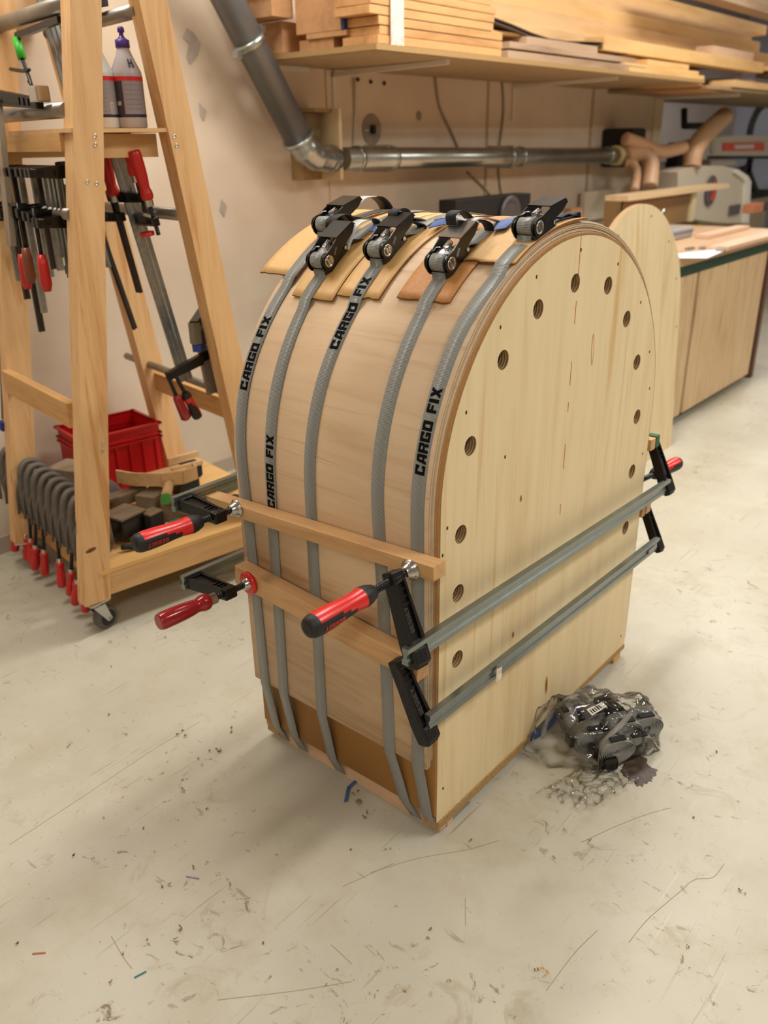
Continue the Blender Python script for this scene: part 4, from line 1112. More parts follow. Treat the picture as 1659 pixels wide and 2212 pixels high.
# --- things on the platform
REDC = mat('red_crate', (196, 16, 22), .4); 
t = thing('plastic_crate', 'red plastic crate at the back of the trolley platform', 'crate', tuple(T_(.35, .60, .1617)))
x0, x1, y0, y1, z0, z1 = .205, .452, .425, .605, .1617, .340
mb = TB()
for (a, b) in [((x0+.01, y0+.01, z0), (x1-.01, y1-.01, z0+.004)), ((x0+.008, y0+.008, z0), (x1-.008, y0+.012, z1)), ((x0+.008, y1-.012, z0), (x1-.008, y1-.008, z1)), ((x0+.008, y0+.008, z0), (x0+.012, y1-.008, z1)), ((x1-.012, y0+.008, z0), (x1-.008, y1-.008, z1))]: mb.bx(a, b, REDC)
mb.build('body', t)
mb = TB()
for zz, o in [(z1, 0), (z1-.028, .002), (z1-.040, .002)]:
    mb.bx((x0+o, y0+o, zz-.006), (x1-o, y0+o+.012, zz), REDC); mb.bx((x0+o, y1-.012-o, zz-.006), (x1-o, y1-o, zz), REDC)
    mb.bx((x0+o, y0+o, zz-.006), (x0+o+.012, y1-o, zz), REDC); mb.bx((x1-.012-o, y0+o, zz-.006), (x1-o, y1-o, zz), REDC)
mb.build('rim', t)
mb = TB()
for k in range(6): mb.bx((x0+.02+k*.04, y0+.003, z0+.006), (x0+.026+k*.04, y0+.010, z1-.04), REDC)
mb.build('rib', t)
t = thing('wooden_scoop', 'pale wooden dustpan scoop with green-ended handle resting on the pile', 'scoop', tuple(T_(.33, .22, .20)))
SC = wood('scoop_wood', (226, 190, 142), (196, 152, 104), axis=0, scale=2)
out = [(-.045, .30), (-.02, .245), (.03, .195), (.08, .170), (.125, .178), (.135, .215)]
mb = TB()
mb.prism([(.29+a, y-.0, .246) for a, y in out]+[(.29+.135, .30, .246)], (0, 0, .004), SC)
for (a, b) in zip(out[:-1], out[1:]): mb.beam((.29+a[0], a[1], .262), (.29+b[0], b[1], .262), .006, .036, SC)
mb.build('pan', t)
mb = TB(); mb.cyl((.335, .185, .250), (.283, .105, .246), .013, seg=16, m=SC); h = mb.build('handle', t)
mb = TB(); mb.cyl((.286, .109, .246), (.280, .100, .246), .0138, seg=16, m=mat('green_end', (70, 150, 60), .4)); mb.build('handle_end', h, label='green painted handle end')
t = thing('bench_vise', 'dark bench vise with wooden jaw faces on the right of the platform', 'vise', tuple(T_(.45, .33, .1617)))
DV = mat('vise_dark', (34, 44, 42), .5)
TB().bx((.405, .27, .1617), (.47, .34, .215), DV, .003).build('body', t)
TB().bx((.392, .265, .212), (.480, .30, .245), DV, .003).build('jaw', t); TB().bx((.405, .31, .212), (.495, .335, .240), DV, .003).build('jaw', t)
TB().bx((.388, .262, .245), (.482, .272, .257), PINE_X).build('jaw_face', t); TB().bx((.405, .315, .250), (.500, .327, .266), PINE_X).build('jaw_face', t)
TB().cyl((.47, .30, .20), (.49, .30, .20), .006, seg=10, m=BLACK).build('screw', t)
def rough_block(lab, c, size, a, m, cat='block', nm='wooden_block'):
    o = TB().box(c, size, rz(a), m, .002).build(nm); tag(o, lab, cat); return o
DW = wood('dusty_wood', (150, 132, 108), (106, 90, 70), axis=0, scale=2, rough=.7); DW2 = mat('dusty_grey_cloth', (96, 84, 78), .9, noise=.25, nscale=60, bump=.5, bscale=60)
t = thing('power_tool', 'black power tool with dusty flat plate lying behind the front post', 'power tool', tuple(T_(.17, .10, .1617)))
TB().box((.175, .125, .205), (.085, .085, .052), rz(.3), BLACK, .006).build('body', t)
TB().box((.175, .125, .234), (.080, .075, .006), rz(.3), DW, .001).build('plate', t)
TB().box((.235, .095, .195), (.045, .040, .062), rz(.3), SOOT, .004).build('motor', t); TB().box((.235, .095, .228), (.042, .036, .004), rz(.3), DW).build('plate', t)
MB().tube(bez([T_(.13, .06, .175), T_(.19, .045, .168), T_(.25, .05, .170), T_(.29, .07, .168)], 6), .007, 8, SOOT).build('cord', t)
rough_block('dusty wooden block under the scoop handle', (.30, .215, .195), (.075, .06, .066), .5, DW)
rough_block('greyish wood block right of the power tool under the scoop', (.345, .155, .188), (.10, .055, .052), -.45, DW)
rough_block('thin grey wood piece lying in the pile behind the post', (.24, .26, .215), (.12, .04, .03), .2, DW)
rough_block('brown wedge shaped offcut behind the row of grey C-clamps', (.145, .35, .262), (.08, .09, .09), .5, DW)
rough_block('flat dusty board in the pile behind the C-clamps', (.165, .28, .235), (.07, .14, .012), .1, DW, nm='wooden_board', cat='board')
tag(TB().grid(lambda a, b: V((.19+.09*a, .30+.10*b, .19+.045*math.sin(a*PI)*math.sin(b*PI)+.006*math.sin(9*a+5*b))), 14, 14, DW2).build('work_cloth'), 'crumpled dusty cloth in the middle of the trolley platform', 'cloth')
for k, (a, b, lab) in enumerate([((.26, .11, .172), (.36, .13, .172), 'thin steel rod lying in front of the scoop'), ((.25, .085, .170), (.31, .10, .170), 'shorter steel rod beside the power tool'), ((.22, .14, .172), (.30, .19, .172), 'bent grey rod among the tools on the platform')]):
    tag(TB().cyl(a, b, .004, seg=10, m=STEEL).build('steel_rod'), lab, 'rod')
t = thing('straightedge', 'long ribbed aluminium rail lying across the platform behind the upper batten', 'rail', tuple(T_(.42, .20, .19)))
mb = TB()
for k in range(4): mb.beam((.36, .135+.009*k, .200), (.66, .245+.009*k, .200), .006, .008, STEEL_M)
mb.beam((.36, .148, .194), (.66, .258, .194), .036, .004, STEEL_M); mb.build('rail', t)
t = thing('bar_clamp', 'red and black handled clamp lying on the platform near the upper batten', 'clamp', tuple(T_(.46, .13, .18)))
grip_two(T_(.50, .11, .185), -EX, .11, .95, t=t); grip = MB().cyl(T_(.49, .11, .185), T_(.60, .115, .185), .006, seg=12, m=BLACK); grip.build('spindle', t)
# wall mounted perforated strip and far left post
t = thing('perforated_rail', 'grey perforated steel strip hanging at the left picture edge', 'rail', tuple(at(10, 700, 1, 1.45)))
a, b = at(5, 480, 1, 1.50), at(18, 905, 1, 1.50)
mb = MB().beam(a, b, .004, .034, mat('grey_zinc', (128, 128, 120), .5, .6), up=EX)
mb.build('strip', t)
mb = MB()
for k in range(9):
    p = a.lerp(b, .06+k*.11); mb.cyl(p-EY*.004, p+EY*.001, .004, seg=8, m=SOOT)
mb.build('slot_hole', t)
tag(MB().box(at(28, 915, 1, 1.50), (.07, .03, .024), rz(TA), mat('blue_bracket', (24, 44, 120), .5), .003).build('blue_bracket'), 'blue jaw at the foot of the perforated strip', 'bracket')
p = at(0, 1155, 2, 0)
tag(MB().bx((p.x-.10, p.y+.05, 0), (p.x-.005, p.y+.10, .60), PINE).build('wooden_cabinet_side'), 'pale pinkish board standing at the left picture edge behind the trolley', 'board')

tag(MB().bx((at(-60, 20, 1, 1.45).x, 1.45, at(60, 48, 1, 1.45).z), (at(150, 20, 1, 1.45).x, 1.60, 1.62), mat('pale_pine_board', (236, 204, 164), .5, noise=.08, nscale=8)).build('wooden_board'), 'bright pale board on the wall behind the top left of the trolley', 'board')
# ------------------------------------------------------------------ dust extraction on the wall
DUCT = mat('dark_galvanised_duct', (112, 112, 112), .42, .55, noise=.12, nscale=10); GALV = mat('bright_galvanised', (168, 174, 172), .28, .9, noise=.12, nscale=12)
TAN = mat('tan_hose', (206, 166, 130), .45)
t = thing('extraction_duct', 'thick grey extraction duct slanting down the wall into a metal elbow', 'duct', tuple(at(645, 300, 1, 1.48)))
a, b = at(493, 0, 1, 1.48), at(645, 300, 1, 1.48); d = (b-a).normalized()
MB().cyl(a-d*.45, b, .0465, seg=32, m=DUCT).build('pipe', t)
c = a.lerp(b, .275)
mb = MB().lathe(c-d*.011, d, [(0, .0470), (0, .0500), (.022, .0500), (.022, .0470)], 32, GALV)
for sg in (-1, 1): mb.box(c+d.cross(V((0, 1, 0)))*sg*.062, (.022, .022, .024), None, GALV, .002)
mb.build('pipe_clamp', t)
pts = bez([at(645, 300, 1, 1.48), at(660, 322, 1, 1.475), at(680, 338, 1, 1.475), at(706, 343, 1, 1.485), at(722, 343, 1, 1.495)], 5)
n = len(pts); MB().tube(pts, [.0465-(.010*i/n)+(.004 if i % 5 == 0 else 0) for i in range(n)], 24, GALV).build('elbow', t)
mb = MB()
e = pts[0]; mb.lathe(e-d*.006, d, [(0, .0465), (0, .0535), (.012, .0535), (.012, .0465)], 28, GALV); mb.build('flange', t)
MB().lathe(pts[-1]-V((.03, 0, 0)), (1, 0, 0), [(0, .040), (.004, .044), (.018, .044), (.02, .038)], 28, GALV).build('flange', t)
OSB = mat('rough_board', (150, 122, 82), .7, noise=.2, nscale=30)
p0, p1 = at(692, 232, 1, 1.47), at(742, 388, 1, 1.47)
t2 = thing('wall_bracket_box', 'brown wooden box on the wall that carries the duct elbow', 'box', (p0.x, 1.54, p1.z))
mb = MB(); mb.bx((p0.x, 1.56, p1.z), (p1.x, WY, p0.z), OSB); mb.bx((p0.x, 1.50, p0.z-.012), (p1.x, WY, p0.z), OSB); mb.bx((p1.x-.014, 1.47, p1.z), (p1.x, WY, p0.z), mat('pale_board', (206, 184, 146), .6)); mb.build('frame', t2)
MB().bx((p0.x+.004, 1.54, p0.z-.10), (p1.x-.03, 1.56, p0.z-.014), mat('box_back', (126, 106, 78), .7)).build('back', t2)
a, b = at(742, 343, 1, 1.50), at(1330, 336, 1, 1.50)
t = thing('horizontal_pipe', 'shiny horizontal extraction pipe running along the wall below the shelf', 'pipe', tuple(a))
d = (b-a).normalized(); MB().cyl(a, b, .037, seg=32, m=GALV).build('pipe', t)
for f in (.03, .12, .50, .545, .95):
    c = a.lerp(b, f); MB().lathe(c, d, [(0, .037), (0, .042), (.016, .042), (.016, .037)], 28, GALV).build('pipe_collar', t)
for f in (.12, .52):
    c = a.lerp(b, f); MB().bx((c.x-.012, 1.50, c.z-.045), (c.x+.012, WY, c.z+.045), GALV).build('wall_bracket', t)
t = thing('pipe_manifold', 'dark manifold at the far end of the wall pipe with tan hoses on it', 'manifold', tuple(b))
MB().lathe(b-d*.02, d, [(0, .040), (0, .048), (.07, .050), (.07, .044), (.12, .044)], 24, mat('cream_collar', (196, 180, 130), .5)).build('collar', t)
MB().bx((b.x+.06, 1.44, b.z-.06), (b.x+.22, WY-.002, b.z+.13), SOOT, .02).build('body', t)
def hose(name, lab, pts, r, y, loc=None):
    P3 = bez([at(u, v, 1, yy) for u, v, yy in pts], 18)
    o = MB().tube(P3, r, 14, TAN, ribs=.16).build(name); return tag(o, lab, 'hose')
hose('extraction_hose', 'ribbed tan hose running right from the manifold towards the grey alcove', [(1350, 300, 1.46), (1385, 312, 1.42), (1425, 328, 1.38), (1478, 318, 1.34)], .030, 1.4)
hose('extraction_hose', 'ribbed tan hose bending down from the manifold onto the brown box', [(1352, 335, 1.46), (1385, 330, 1.42), (1404, 352, 1.38), (1402, 405, 1.34)], .040, 1.4)
hose('extraction_hose', 'thin pale hose just left of the downward bent tan hose', [(1350, 352, 1.45), (1366, 352, 1.42), (1374, 375, 1.40), (1370, 412, 1.36)], .022, 1.4)
hose('extraction_hose', 'ribbed tan hose rising from the white saw housing', [(1494, 362, 1.32), (1502, 320, 1.33), (1532, 282, 1.36), (1566, 250, 1.42)], .046, 1.4)
# sockets, cables, screw holes
c = at(803, 280, 1, WY-.001)
t = thing('wall_socket', 'round grey patch with a socket hole on the wall beside the box', 'socket', tuple(c))
MB().lathe(c, (0, -1, 0), [(0, .055), (.002, .053)], 28, mat('grey_patch', (150, 136, 122), .8, noise=.15, nscale=30)).build('patch', t)
MB().box(c+V((.0, -.008, .0)), (.018, .014, .030), None, SOOT, .002).build('hole', t)
MB().cyl(c+V((-.05, -.006, -.003)), c+V((-.005, -.006, -.003)), .005, seg=10, m=CHROME).build('latch', t)
for u, v, n_ in [(772, 172, 'leftmost'), (800, 177, 'middle'), (829, 180, 'rightmost')]:
    c = at(u, v, 1, WY-.001); o = MB().cyl(c, c-V((0, .006, 0)), .0065, seg=12, m=SOOT).build('wall_plug'); tag(o, '%s of three dark plugs high on the wall under the shelf' % n_, 'plug')
CAB = mat('grey_cable', (150, 138, 120), .6)
for lab, pts in [('thin grey cable curving down the wall behind the pipe', [(940, 165), (950, 230), (975, 285), (990, 320)]), ('dark cable hanging down the wall by the pipe collar', [(1085, 172), (1088, 240), (1078, 322)]),
                 ('cable running on down the wall under the pipe', [(1010, 372), (1040, 400), (1062, 425)]), ('short cable below the pipe collar near the black machine', [(1076, 350), (1080, 400), (1086, 430)]), ('pale conduit pipe left of the wall plugs', [(766, 170), (768, 240), (764, 320)])]:
    tag(MB().tube([at(u, v, 1, WY-.007) for u, v in pts] if 'conduit' in lab else bez([at(u, v, 1, WY-.007) for u, v in pts], 6), .0045, 8, CAB if 'conduit' not in lab else WHITE).build('wall_cable'), lab, 'cable')
c = at(905, 250, 1, WY-.001); tag(MB().lathe(c, (0, -1, 0), [(0, .018), (.001, .016)], 14, MATS['grey_patch']).build('filler_patch'), 'small grey filler patch on the wall between box and cables', 'patch')
GP = mat('filler_grey', (172, 160, 148), .85, noise=.12, nscale=30)
for lab, pts in [('large grey filler smear on the plaster left of the duct', [(402, 60), (418, 70), (432, 92), (426, 118), (410, 140), (402, 125), (408, 95), (394, 82)]), ('smaller grey filler smear below the large one', [(430, 222), (446, 240), (440, 262), (432, 250)]), ('grey filler smear low on the wall beside the leaning board', [(478, 430), (490, 445), (484, 470), (474, 455)])]:
    tag(MB().prism([at(u, v, 1, WY-.0005) for u, v in pts], (0, -.0012, 0), GP).build('filler_patch'), lab, 'patch')

# ------------------------------------------------------------------ timber shelf
SZ = 1.318
t = thing('wall_shelf', 'long chipboard shelf on the wall loaded with stacked timber', 'shelf', (1.13, WY, 1.30))
SHB = mat('shelf_underside', (160, 138, 104), .7, noise=.1, nscale=30)
MB().bx((1.135, 1.075, 1.303), (3.52, WY, SZ), CHIP).build('board', t)
MB().bx((1.14, 1.082, 1.3015), (3.515, WY-.002, 1.303), SHB).build('board_underside', t)
for i, (u, tipx) in enumerate([(770, 1.53), (1190, 2.7)]):
    MB().beam((tipx, 1.12, 1.295), (tipx, WY, 1.285), .016, .014, WHITE).build('bracket', t); MB().bx((tipx-.008, WY-.012, 1.15), (tipx+.008, WY, 1.30), WHITE).build('bracket', t)
p = at(595, 141, 1, WY); MB().bx((p.x-.03, WY-.014, 1.285), (p.x+.14, WY, 1.303), WHITE).build('bracket', t)
t = thing('far_shelf', 'second timber shelf further right on white brackets', 'shelf', (3.7, WY, 1.28))
MB().bx((3.62, 1.10, 1.285), (8.6, WY+.3, 1.300), SHB).build('board', t)
a, b = at(1440, 203, 1, 1.56), at(1612, 190, 2, 1.28); MB().beam((4.22, 1.15, 1.275), (4.22, WY, 1.275), .03, .018, WHITE).build('bracket', t)
TW = {}
def timber(lab, x0, x1, y0, y1, z0, z1, col, dark, key, tilt=0.0, nm='timber_board', group=None, cat='board'):
    m = wood(key, col, dark, axis=0, scale=1.0, rough=.55, stretch=8)
    c = V(((x0+x1)/2, (y0+y1)/2, (z0+z1)/2))
    o = MB().box(c, (x1-x0, y1-y0, z1-z0), Matrix.Rotation(tilt, 3, 'Z'), m, .0015).build(nm); return tag(o, lab, cat, group)
PQ = ((218, 170, 114), (168, 118, 70), 'parquet_oak')
zz = SZ+.001; pos = ['bottom board', 'second board from below', 'third board from below', 'fourth board from below', 'fifth board from below', 'sixth board from below', 'seventh board from below', 'top board']
for i in range(8):
    h = .0225; dx = random.uniform(-.012, .012)
    timber('%s of the strapped tan parquet bundle on the shelf' % pos[i], 1.150+dx*1.5-(.0 if i < 3 else .02), 1.775+dx*1.3-(.04 if i > 2 else 0), 1.085+abs(dx)*.5, 1.22, zz+.001, zz+h, *PQ, group='parquet boards strapped in a bundle')
    zz += h+.0008
WRAP = mat('plastic_wrap', (226, 210, 200), .25, 0, .6, noise=.2, nscale=80)
mb = MB(); zt = zz+.001
mb.bx((1.205, 1.080, SZ+.001), (1.262, 1.0835, zt), WRAP); mb.bx((1.205, 1.080, zt), (1.262, 1.225, zt+.002), WRAP); tag(mb.build('plastic_band'), 'whitish plastic band wrapped round the parquet bundle', 'band')
BX = ((206, 160, 116), (168, 122, 82), 'box_timber')
timber('flat tan board under the blue-edged box at the left shelf end', 1.06+.09, 1.30, 1.20, 1.36, SZ+.03, SZ+.044, *BX)
timber('short brown block under the flat tan board at the left shelf end', 1.16, 1.27, 1.26, 1.40, SZ+.001, SZ+.03, *BX)
t = thing('plywood_box', 'tan plywood box with a blue edge at the left end of the shelf', 'box', (1.2, 1.25, SZ+.045))
MB().bx((1.150, 1.215, SZ+.045), (1.37, 1.40, SZ+.30), MATS['box_timber']).build('body', t); MB().bx((1.146, 1.205, SZ+.045), (1.164, 1.216, SZ+.30), mat('blue_edge', (34, 56, 116), .5)).build('edge_band', t)
timber('tan beam end poking out left of the blue-edged box, lower one', 1.075, 1.16, 1.42, 1.60, SZ+.09, SZ+.15, *BX)
timber('tan beam end poking out left of the blue-edged box, upper one', 1.05, 1.16, 1.42, 1.60, SZ+.155, SZ+.25, *BX)
timber('brown block in the shadow at the back left of the shelf', 1.14, 1.25, 1.45, 1.60, SZ+.001, SZ+.085, *BX)
GB = ((196, 168, 140), (150, 120, 94), 'grey_tan_board'); YB = ((236, 196, 136), (206, 160, 100), 'yellow_board'); OB = ((230, 192, 142), (202, 158, 108), 'orange_board'); PB = ((226, 192, 164), (204, 164, 134), 'pink_board')
timber('lowest grey-tan board right of the parquet bundle', 1.84, 2.92, 1.10, 1.24, SZ+.001, SZ+.026, *GB)
timber('second grey-tan board right of the parquet bundle with white end', 1.88, 2.85, 1.12, 1.26, SZ+.036, SZ+.056, *GB)
timber('short grey-tan board lying on the second grey-tan board', 2.02, 2.55, 1.14, 1.25, SZ+.057, SZ+.082, *GB)
timber('thin spacer stick between the lowest grey-tan boards', 1.80, 2.7, 1.16, 1.20, SZ+.0265, SZ+.0355, *GB)
VEN = mat('dark_veneer', (92, 74, 62), .6)
for k, ln in enumerate(('lower', 'upper')):
    mb = MB(); pts = [V((1.68+.13*i, 1.20, SZ+.105+.014*math.sin(i*.9+1)-.004*i+.012*k)) for i in range(10)]
    mb.ribbon(pts, (0, 1, 0), .09, .003, VEN); tag(mb.build('veneer_sheet'), '%s of the wavy dark veneer sheets lying right of the parquet bundle' % ln, 'veneer')
timber('pale board under the wavy dark veneer sheets', 1.70, 2.45, 1.17, 1.28, SZ+.083, SZ+.092, *YB)
timber('pale board along the front right end of the shelf', 2.75, 3.55, 1.09, 1.22, SZ+.001, SZ+.018, *YB)
timber('thin pale board over the front right end of the shelf', 2.72, 3.50, 1.10, 1.20, SZ+.020, SZ+.034, *YB)
timber('short pale board on the two thin ones at the right shelf end', 2.95, 3.40, 1.11, 1.20, SZ+.036, SZ+.058, *YB)
timber('long bright timber reaching far beyond the right shelf end', 2.62, 4.55, 1.15, 1.24, SZ+.075, SZ+.125, *YB)
z = SZ+.095
for i, (x0, x1, y, h, kk) in enumerate([(1.80, 4.30, 1.30, .055, OB), (1.70, 5.4, 1.32, .060, OB), (1.9, 5.0, 1.34, .055, YB), (1.70, 4.9, 1.36, .050, OB), (2.2, 5.2, 1.38, .050, YB)]):
    timber('%s long plank in the tall stack at the back of the shelf' % ['lowest', 'second lowest', 'middle', 'second highest', 'highest'][i], x0, x1, y, y+.22, z, z+h, *kk, group='long planks in the tall stack'); z += h+.002
timber('low filler beam under the tall plank stack', 1.72, 3.5, 1.30, 1.55, SZ+.001, SZ+.092, *GB)
timber('thick greyish beam high above the plank stack', 3.2, 6.5, 1.10, 1.20, 1.66, 1.72, *GB)
timber('second long plank of the tall stack reaching into the alcove', 4.4, 8.0, 1.25, 1.45, 1.31, 1.37, *PB)
timber('pink board end on top of the bright timber', 3.85, 4.45, 1.18, 1.27, SZ+.128, SZ+.170, *PB)
timber('dark thin boards at the right picture edge on the far shelf', 4.7, 6.6, 1.12, 1.24, SZ+.06, SZ+.09, (120, 96, 74), (90, 66, 50), 'dark_board')
timber('pale boards over the dark thin ones at the right picture edge', 4.65, 6.8, 1.12, 1.24, SZ+.092, SZ+.115, *YB)
timber('tan board along the front edge of the far shelf', 3.95, 7.2, 1.09, 1.22, 1.302, 1.335, *OB)
mb = MB(); mb.grid(lambda a, b: V((3.45+.75*a, 1.12+.36*b, 1.325-.055*math.sin(a*PI*.8)+.02*a)), 12, 3, wood('bent_sheet', (214, 158, 104), (160, 104, 58), axis=1, scale=1.2)); o = mb.build('bent_sheet')
sol = o.modifiers.new('thickness', 'SOLIDIFY'); sol.thickness = .006; tag(o, 'brown plywood sheet sagging between the two shelves', 'plywood')
c = at(1488, 180, 2, 1.326); tag(MB().cyl(c-V((.14, -.10, 0)), c, .024, seg=18, m=MATS['yellow_board']).build('wooden_roller'), 'round pale roll end under the shelf joint', 'roller')

# ------------------------------------------------------------------ cabinet bench, leaning arch panel
CABP = wood('cabinet_ply', (226, 198, 158), (196, 160, 118), axis=2, scale=1.6, rough=.5, stretch=5, streak=(168, 128, 88))
BF = .575
t = thing('workbench', 'long plywood cabinet bench with green rail and pale wooden top', 'bench', (2.4, 1.0, 0))
MB().bx((1.25, BF+.03, .03), (3.26, 1.40, .600), mat('cabinet_carcass', (60, 50, 40), .8)).build('carcass', t)
seams = [1.27, 1.85, 2.43, 3.25]
for a, b in zip(seams[:-1], seams[1:]): MB().bx((a+.014, BF+.004, .035), (b-.014, BF+.03, .598), CABP).build('door', t)
MB().bx((1.22, BF, .600), (3.40, BF+.035, .640), DGREEN).build('front_rail', t)
BTOP = wood('bench_top', (214, 178, 142), (186, 146, 110), axis=0, scale=.8, rough=.45, stretch=8)
MB().bx((1.20, BF-.008, .640), (3.45, 1.42, .672), BTOP).build('bench_top', t)
MB().bx((3.30, BF+.01, 0), (3.34, BF+.06, .615), mat('bench_leg', (104, 72, 56), .6)).build('leg', t); MB().bx((1.30, BF+.10, 0), (3.2, 1.3, .03), SOOT).build('plinth', t)
arch = bmesh.new()
mb = MB(); y0 = .485; n = 48; pts = []
ax0 = 1.425
for x, z in [(ax0, 0)]+[(ax0+.35-.35*math.cos(PI*i/n), .53+.35*math.sin(PI*i/n)) for i in range(n+1)]+[(ax0+.70, 0)]: pts.append(V((x, y0+z*.066, z)))
mb.prism(pts, (0, .018, 0), PANEL, PANEL_EDGE)
lean = mb.build('arched_panel'); tag(lean, 'undrilled arched plywood panel leaning against the bench behind the mould', 'panel')
for i, (dx, z) in enumerate([(-.16, .80), (.07, .84), (.22, .75), (.30, .62), (.33, .45)]):
    o = MB().cyl((ax0+.35+dx, y0+z*.066-.0006, z), (ax0+.35+dx, y0+z*.066+.001, z), .004, seg=10, m=KNOT).build('screw_mark'); o.parent = lean
# things on the bench
ZT = .672
p = [at(u, v, 2, ZT+.001) for u, v in [(1464, 548), (1540, 540), (1568, 541), (1528, 558), (1468, 558)]]
tag(MB().prism(p, (0, 0, .001), mat('white_paper', (238, 238, 244), .6)).build('paper_sheet'), 'white sheet of paper near the front of the bench top', 'paper')
a = at(1462, 520, 2, ZT); 
t = thing('grey_case', 'flat grey case on the bench right of the leaning panel', 'case', tuple(a))
MB().bx((a.x-.12, a.y, ZT), (a.x+.17, a.y+.14, ZT+.045), mat('grey_plastic', (160, 158, 160), .5), .01).build('body', t); MB().bx((a.x-.12, a.y-.002, ZT+.028), (a.x+.17, a.y+.002, ZT+.032), mat('case_seam', (110, 110, 114), .5)).build('seam', t)
tag(MB().box((a.x-.06, a.y+.06, ZT+.06), (.03, .03, .03), None, CHROME, .004).build('metal_clasp'), 'shiny metal bit on the grey case', 'fitting')
for i, (u, v, sx, sy, m_, lab) in enumerate([(1490, 537, .05, .02, STEEL, 'small steel tool lying left on the bench top'), (1518, 536, .03, .02, STEEL, 'tiny metal part beside the small steel tool'), (1560, 538, .12, .03, mat('grey_ruler', (150, 140, 136), .4), 'grey flat ruler lying near the paper')]):
    c = at(u, v, 2, ZT+.004); tag(MB().box(c, (sx, sy, .008), rz(.1*i), m_).build('bench_tool'), lab, 'tool')
c = at(1590, 512, 2, ZT); timber('pinkish board lying at the back right of the bench', c.x-.15, c.x+.35, c.y+.06, c.y+.12, ZT+.001, ZT+.018, *PB)
c = at(1640, 520, 2, ZT); timber('pale plank at the right picture edge on the bench', c.x-.42, 3.42, c.y-.02, c.y+.05, ZT+.001, ZT+.016, *PB)
MDFB = mat('bench_box_brown', (134, 104, 66), .6, noise=.06, nscale=60)
a, b = at(1336, 505, 1, 1.12), at(1492, 415, 1, 1.12)
t = thing('wooden_box', 'brown box standing on the bench with an overhanging pale top board', 'box', (a.x, 1.12, ZT))
MB().bx((a.x, 1.12, ZT), (b.x, 1.135, b.z), MDFB).build('front', t); MB().bx((a.x, 1.12, ZT), (a.x+.015, 1.20, b.z), MDFB).build('side', t)
MB().bx((b.x, 1.105, ZT), (b.x+.05, 1.125, b.z), mat('cream_edge', (206, 190, 150), .5)).build('edge', t)
cc = at(1562, 412, 1, 1.12); MB().bx((a.x, 1.09, b.z), (cc.x, 1.20, b.z+.022), wood('pale_top', (226, 200, 160), (200, 168, 126), axis=0)).build('top', t)
c = at(1428, 462, 1, 1.08); tag(MB().tube([(c.x, 1.08, ZT), (c.x, 1.08, c.z), (c.x+.01, 1.07, c.z+.02)], .008, 8, CHROME).build('bench_lever'), 'little chrome lever in front of the brown bench box', 'lever')
a, b = at(985, 433, 1, 1.30), at(1146, 436, 1, 1.30)
t = thing('black_machine', 'black box machine with a grey ring on the bench behind the ratchets', 'machine', (a.x, 1.30, ZT))
MB().bx((a.x, 1.30, ZT), (b.x, 1.38, a.z), mat('machine_black', (14, 13, 13), .6), .004).build('body', t)
c = at(1103, 462, 1, 1.29); MB().lathe(c, (0, 1, 0), [(0, .050), (-.006, .055), (-.006, .068), (.006, .072)], 28, mat('ring_grey', (72, 70, 70), .4)).build('ring', t)
c = at(1245, 468, 1, 1.45); tag(MB().bx((c.x-.06, 1.45, ZT), (c.x+.06, 1.49, c.z+.04), MATS['box_timber']).build('wooden_block'), 'small brown block standing on the bench by the wall', 'block')
a, b = at(1130, 440, 1, 1.58), at(1334, 440, 1, 1.58)
tag(MB().bx((a.x+.6, 1.575, ZT), (b.x, 1.60, b.z+.08), mat('lit_wall_tone', (230, 216, 192), .6)).build('lit_wall_panel'), 'lit stretch of wall left of the brown box, painted as a pale panel', 'board')  # pale panel added for the brightly lit wall here, light put into its colour
# ------------------------------------------------------------------ saw machines in the far alcove
CREAM = mat('machine_cream', (204, 192, 172), .4)
t = thing('bandsaw', 'cream bandsaw housing with round red and grey badge behind the bench', 'saw', tuple(at(1545, 480, 1, 1.30)))
out = [(1464, 470), (1464, 372), (1478, 364), (1520, 358), (1560, 358), (1595, 366), (1616, 380), (1623, 392), (1618, 482), (1560, 482)]
MB().prism([at(u, v, 1, 1.30) for u, v in out], (0, .12, 0), CREAM).build('housing', t)
rim_ = [(1595, 366), (1616, 380), (1623, 392), (1618, 482), (1608, 482), (1611, 394), (1604, 384), (1586, 372)]
MB().prism([at(u, v, 1, 1.285) for u, v in rim_], (0, .02, 0), mat('cream_light', (236, 230, 220), .4)).build('rim', t)
c = at(1536, 412, 1, 1.29)
MB().lathe(c, (0, -1, 0), [(0, .085), (.004, .083)], 28, mat('badge_grey', (92, 84, 84), .5)).build('badge', t)
MB().prism([V((c.x+r*math.cos(a_), 1.284, c.z+r*math.sin(a_))) for r, a_ in [(.02, 1.9), (.06, 1.3), (.066, .6), (.066, -.3), (.062, -1.1), (.05, -1.7), (.02, -1.6), (.03, -.6), (.03, .5)]], (0, -.002, 0), mat('badge_red', (214, 70, 44), .5)).build('badge', t)
a, b = at(1578, 445, 1, 1.29), at(1598, 462, 1, 1.29); MB().bx((a.x, 1.29, b.z), (b.x, 1.296, a.z), MATS['badge_grey']).build('plate', t)
a = at(1500, 485, 1, 1.38); b = at(1610, 485, 1, 1.38)
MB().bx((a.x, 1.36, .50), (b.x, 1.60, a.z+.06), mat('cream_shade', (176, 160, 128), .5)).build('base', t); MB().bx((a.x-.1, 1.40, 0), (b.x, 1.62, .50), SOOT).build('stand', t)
t = thing('radial_arm_saw', 'cream radial saw arm with a red label plate at the right picture edge', 'saw', tuple(at(1580, 320, 1, 1.55)))
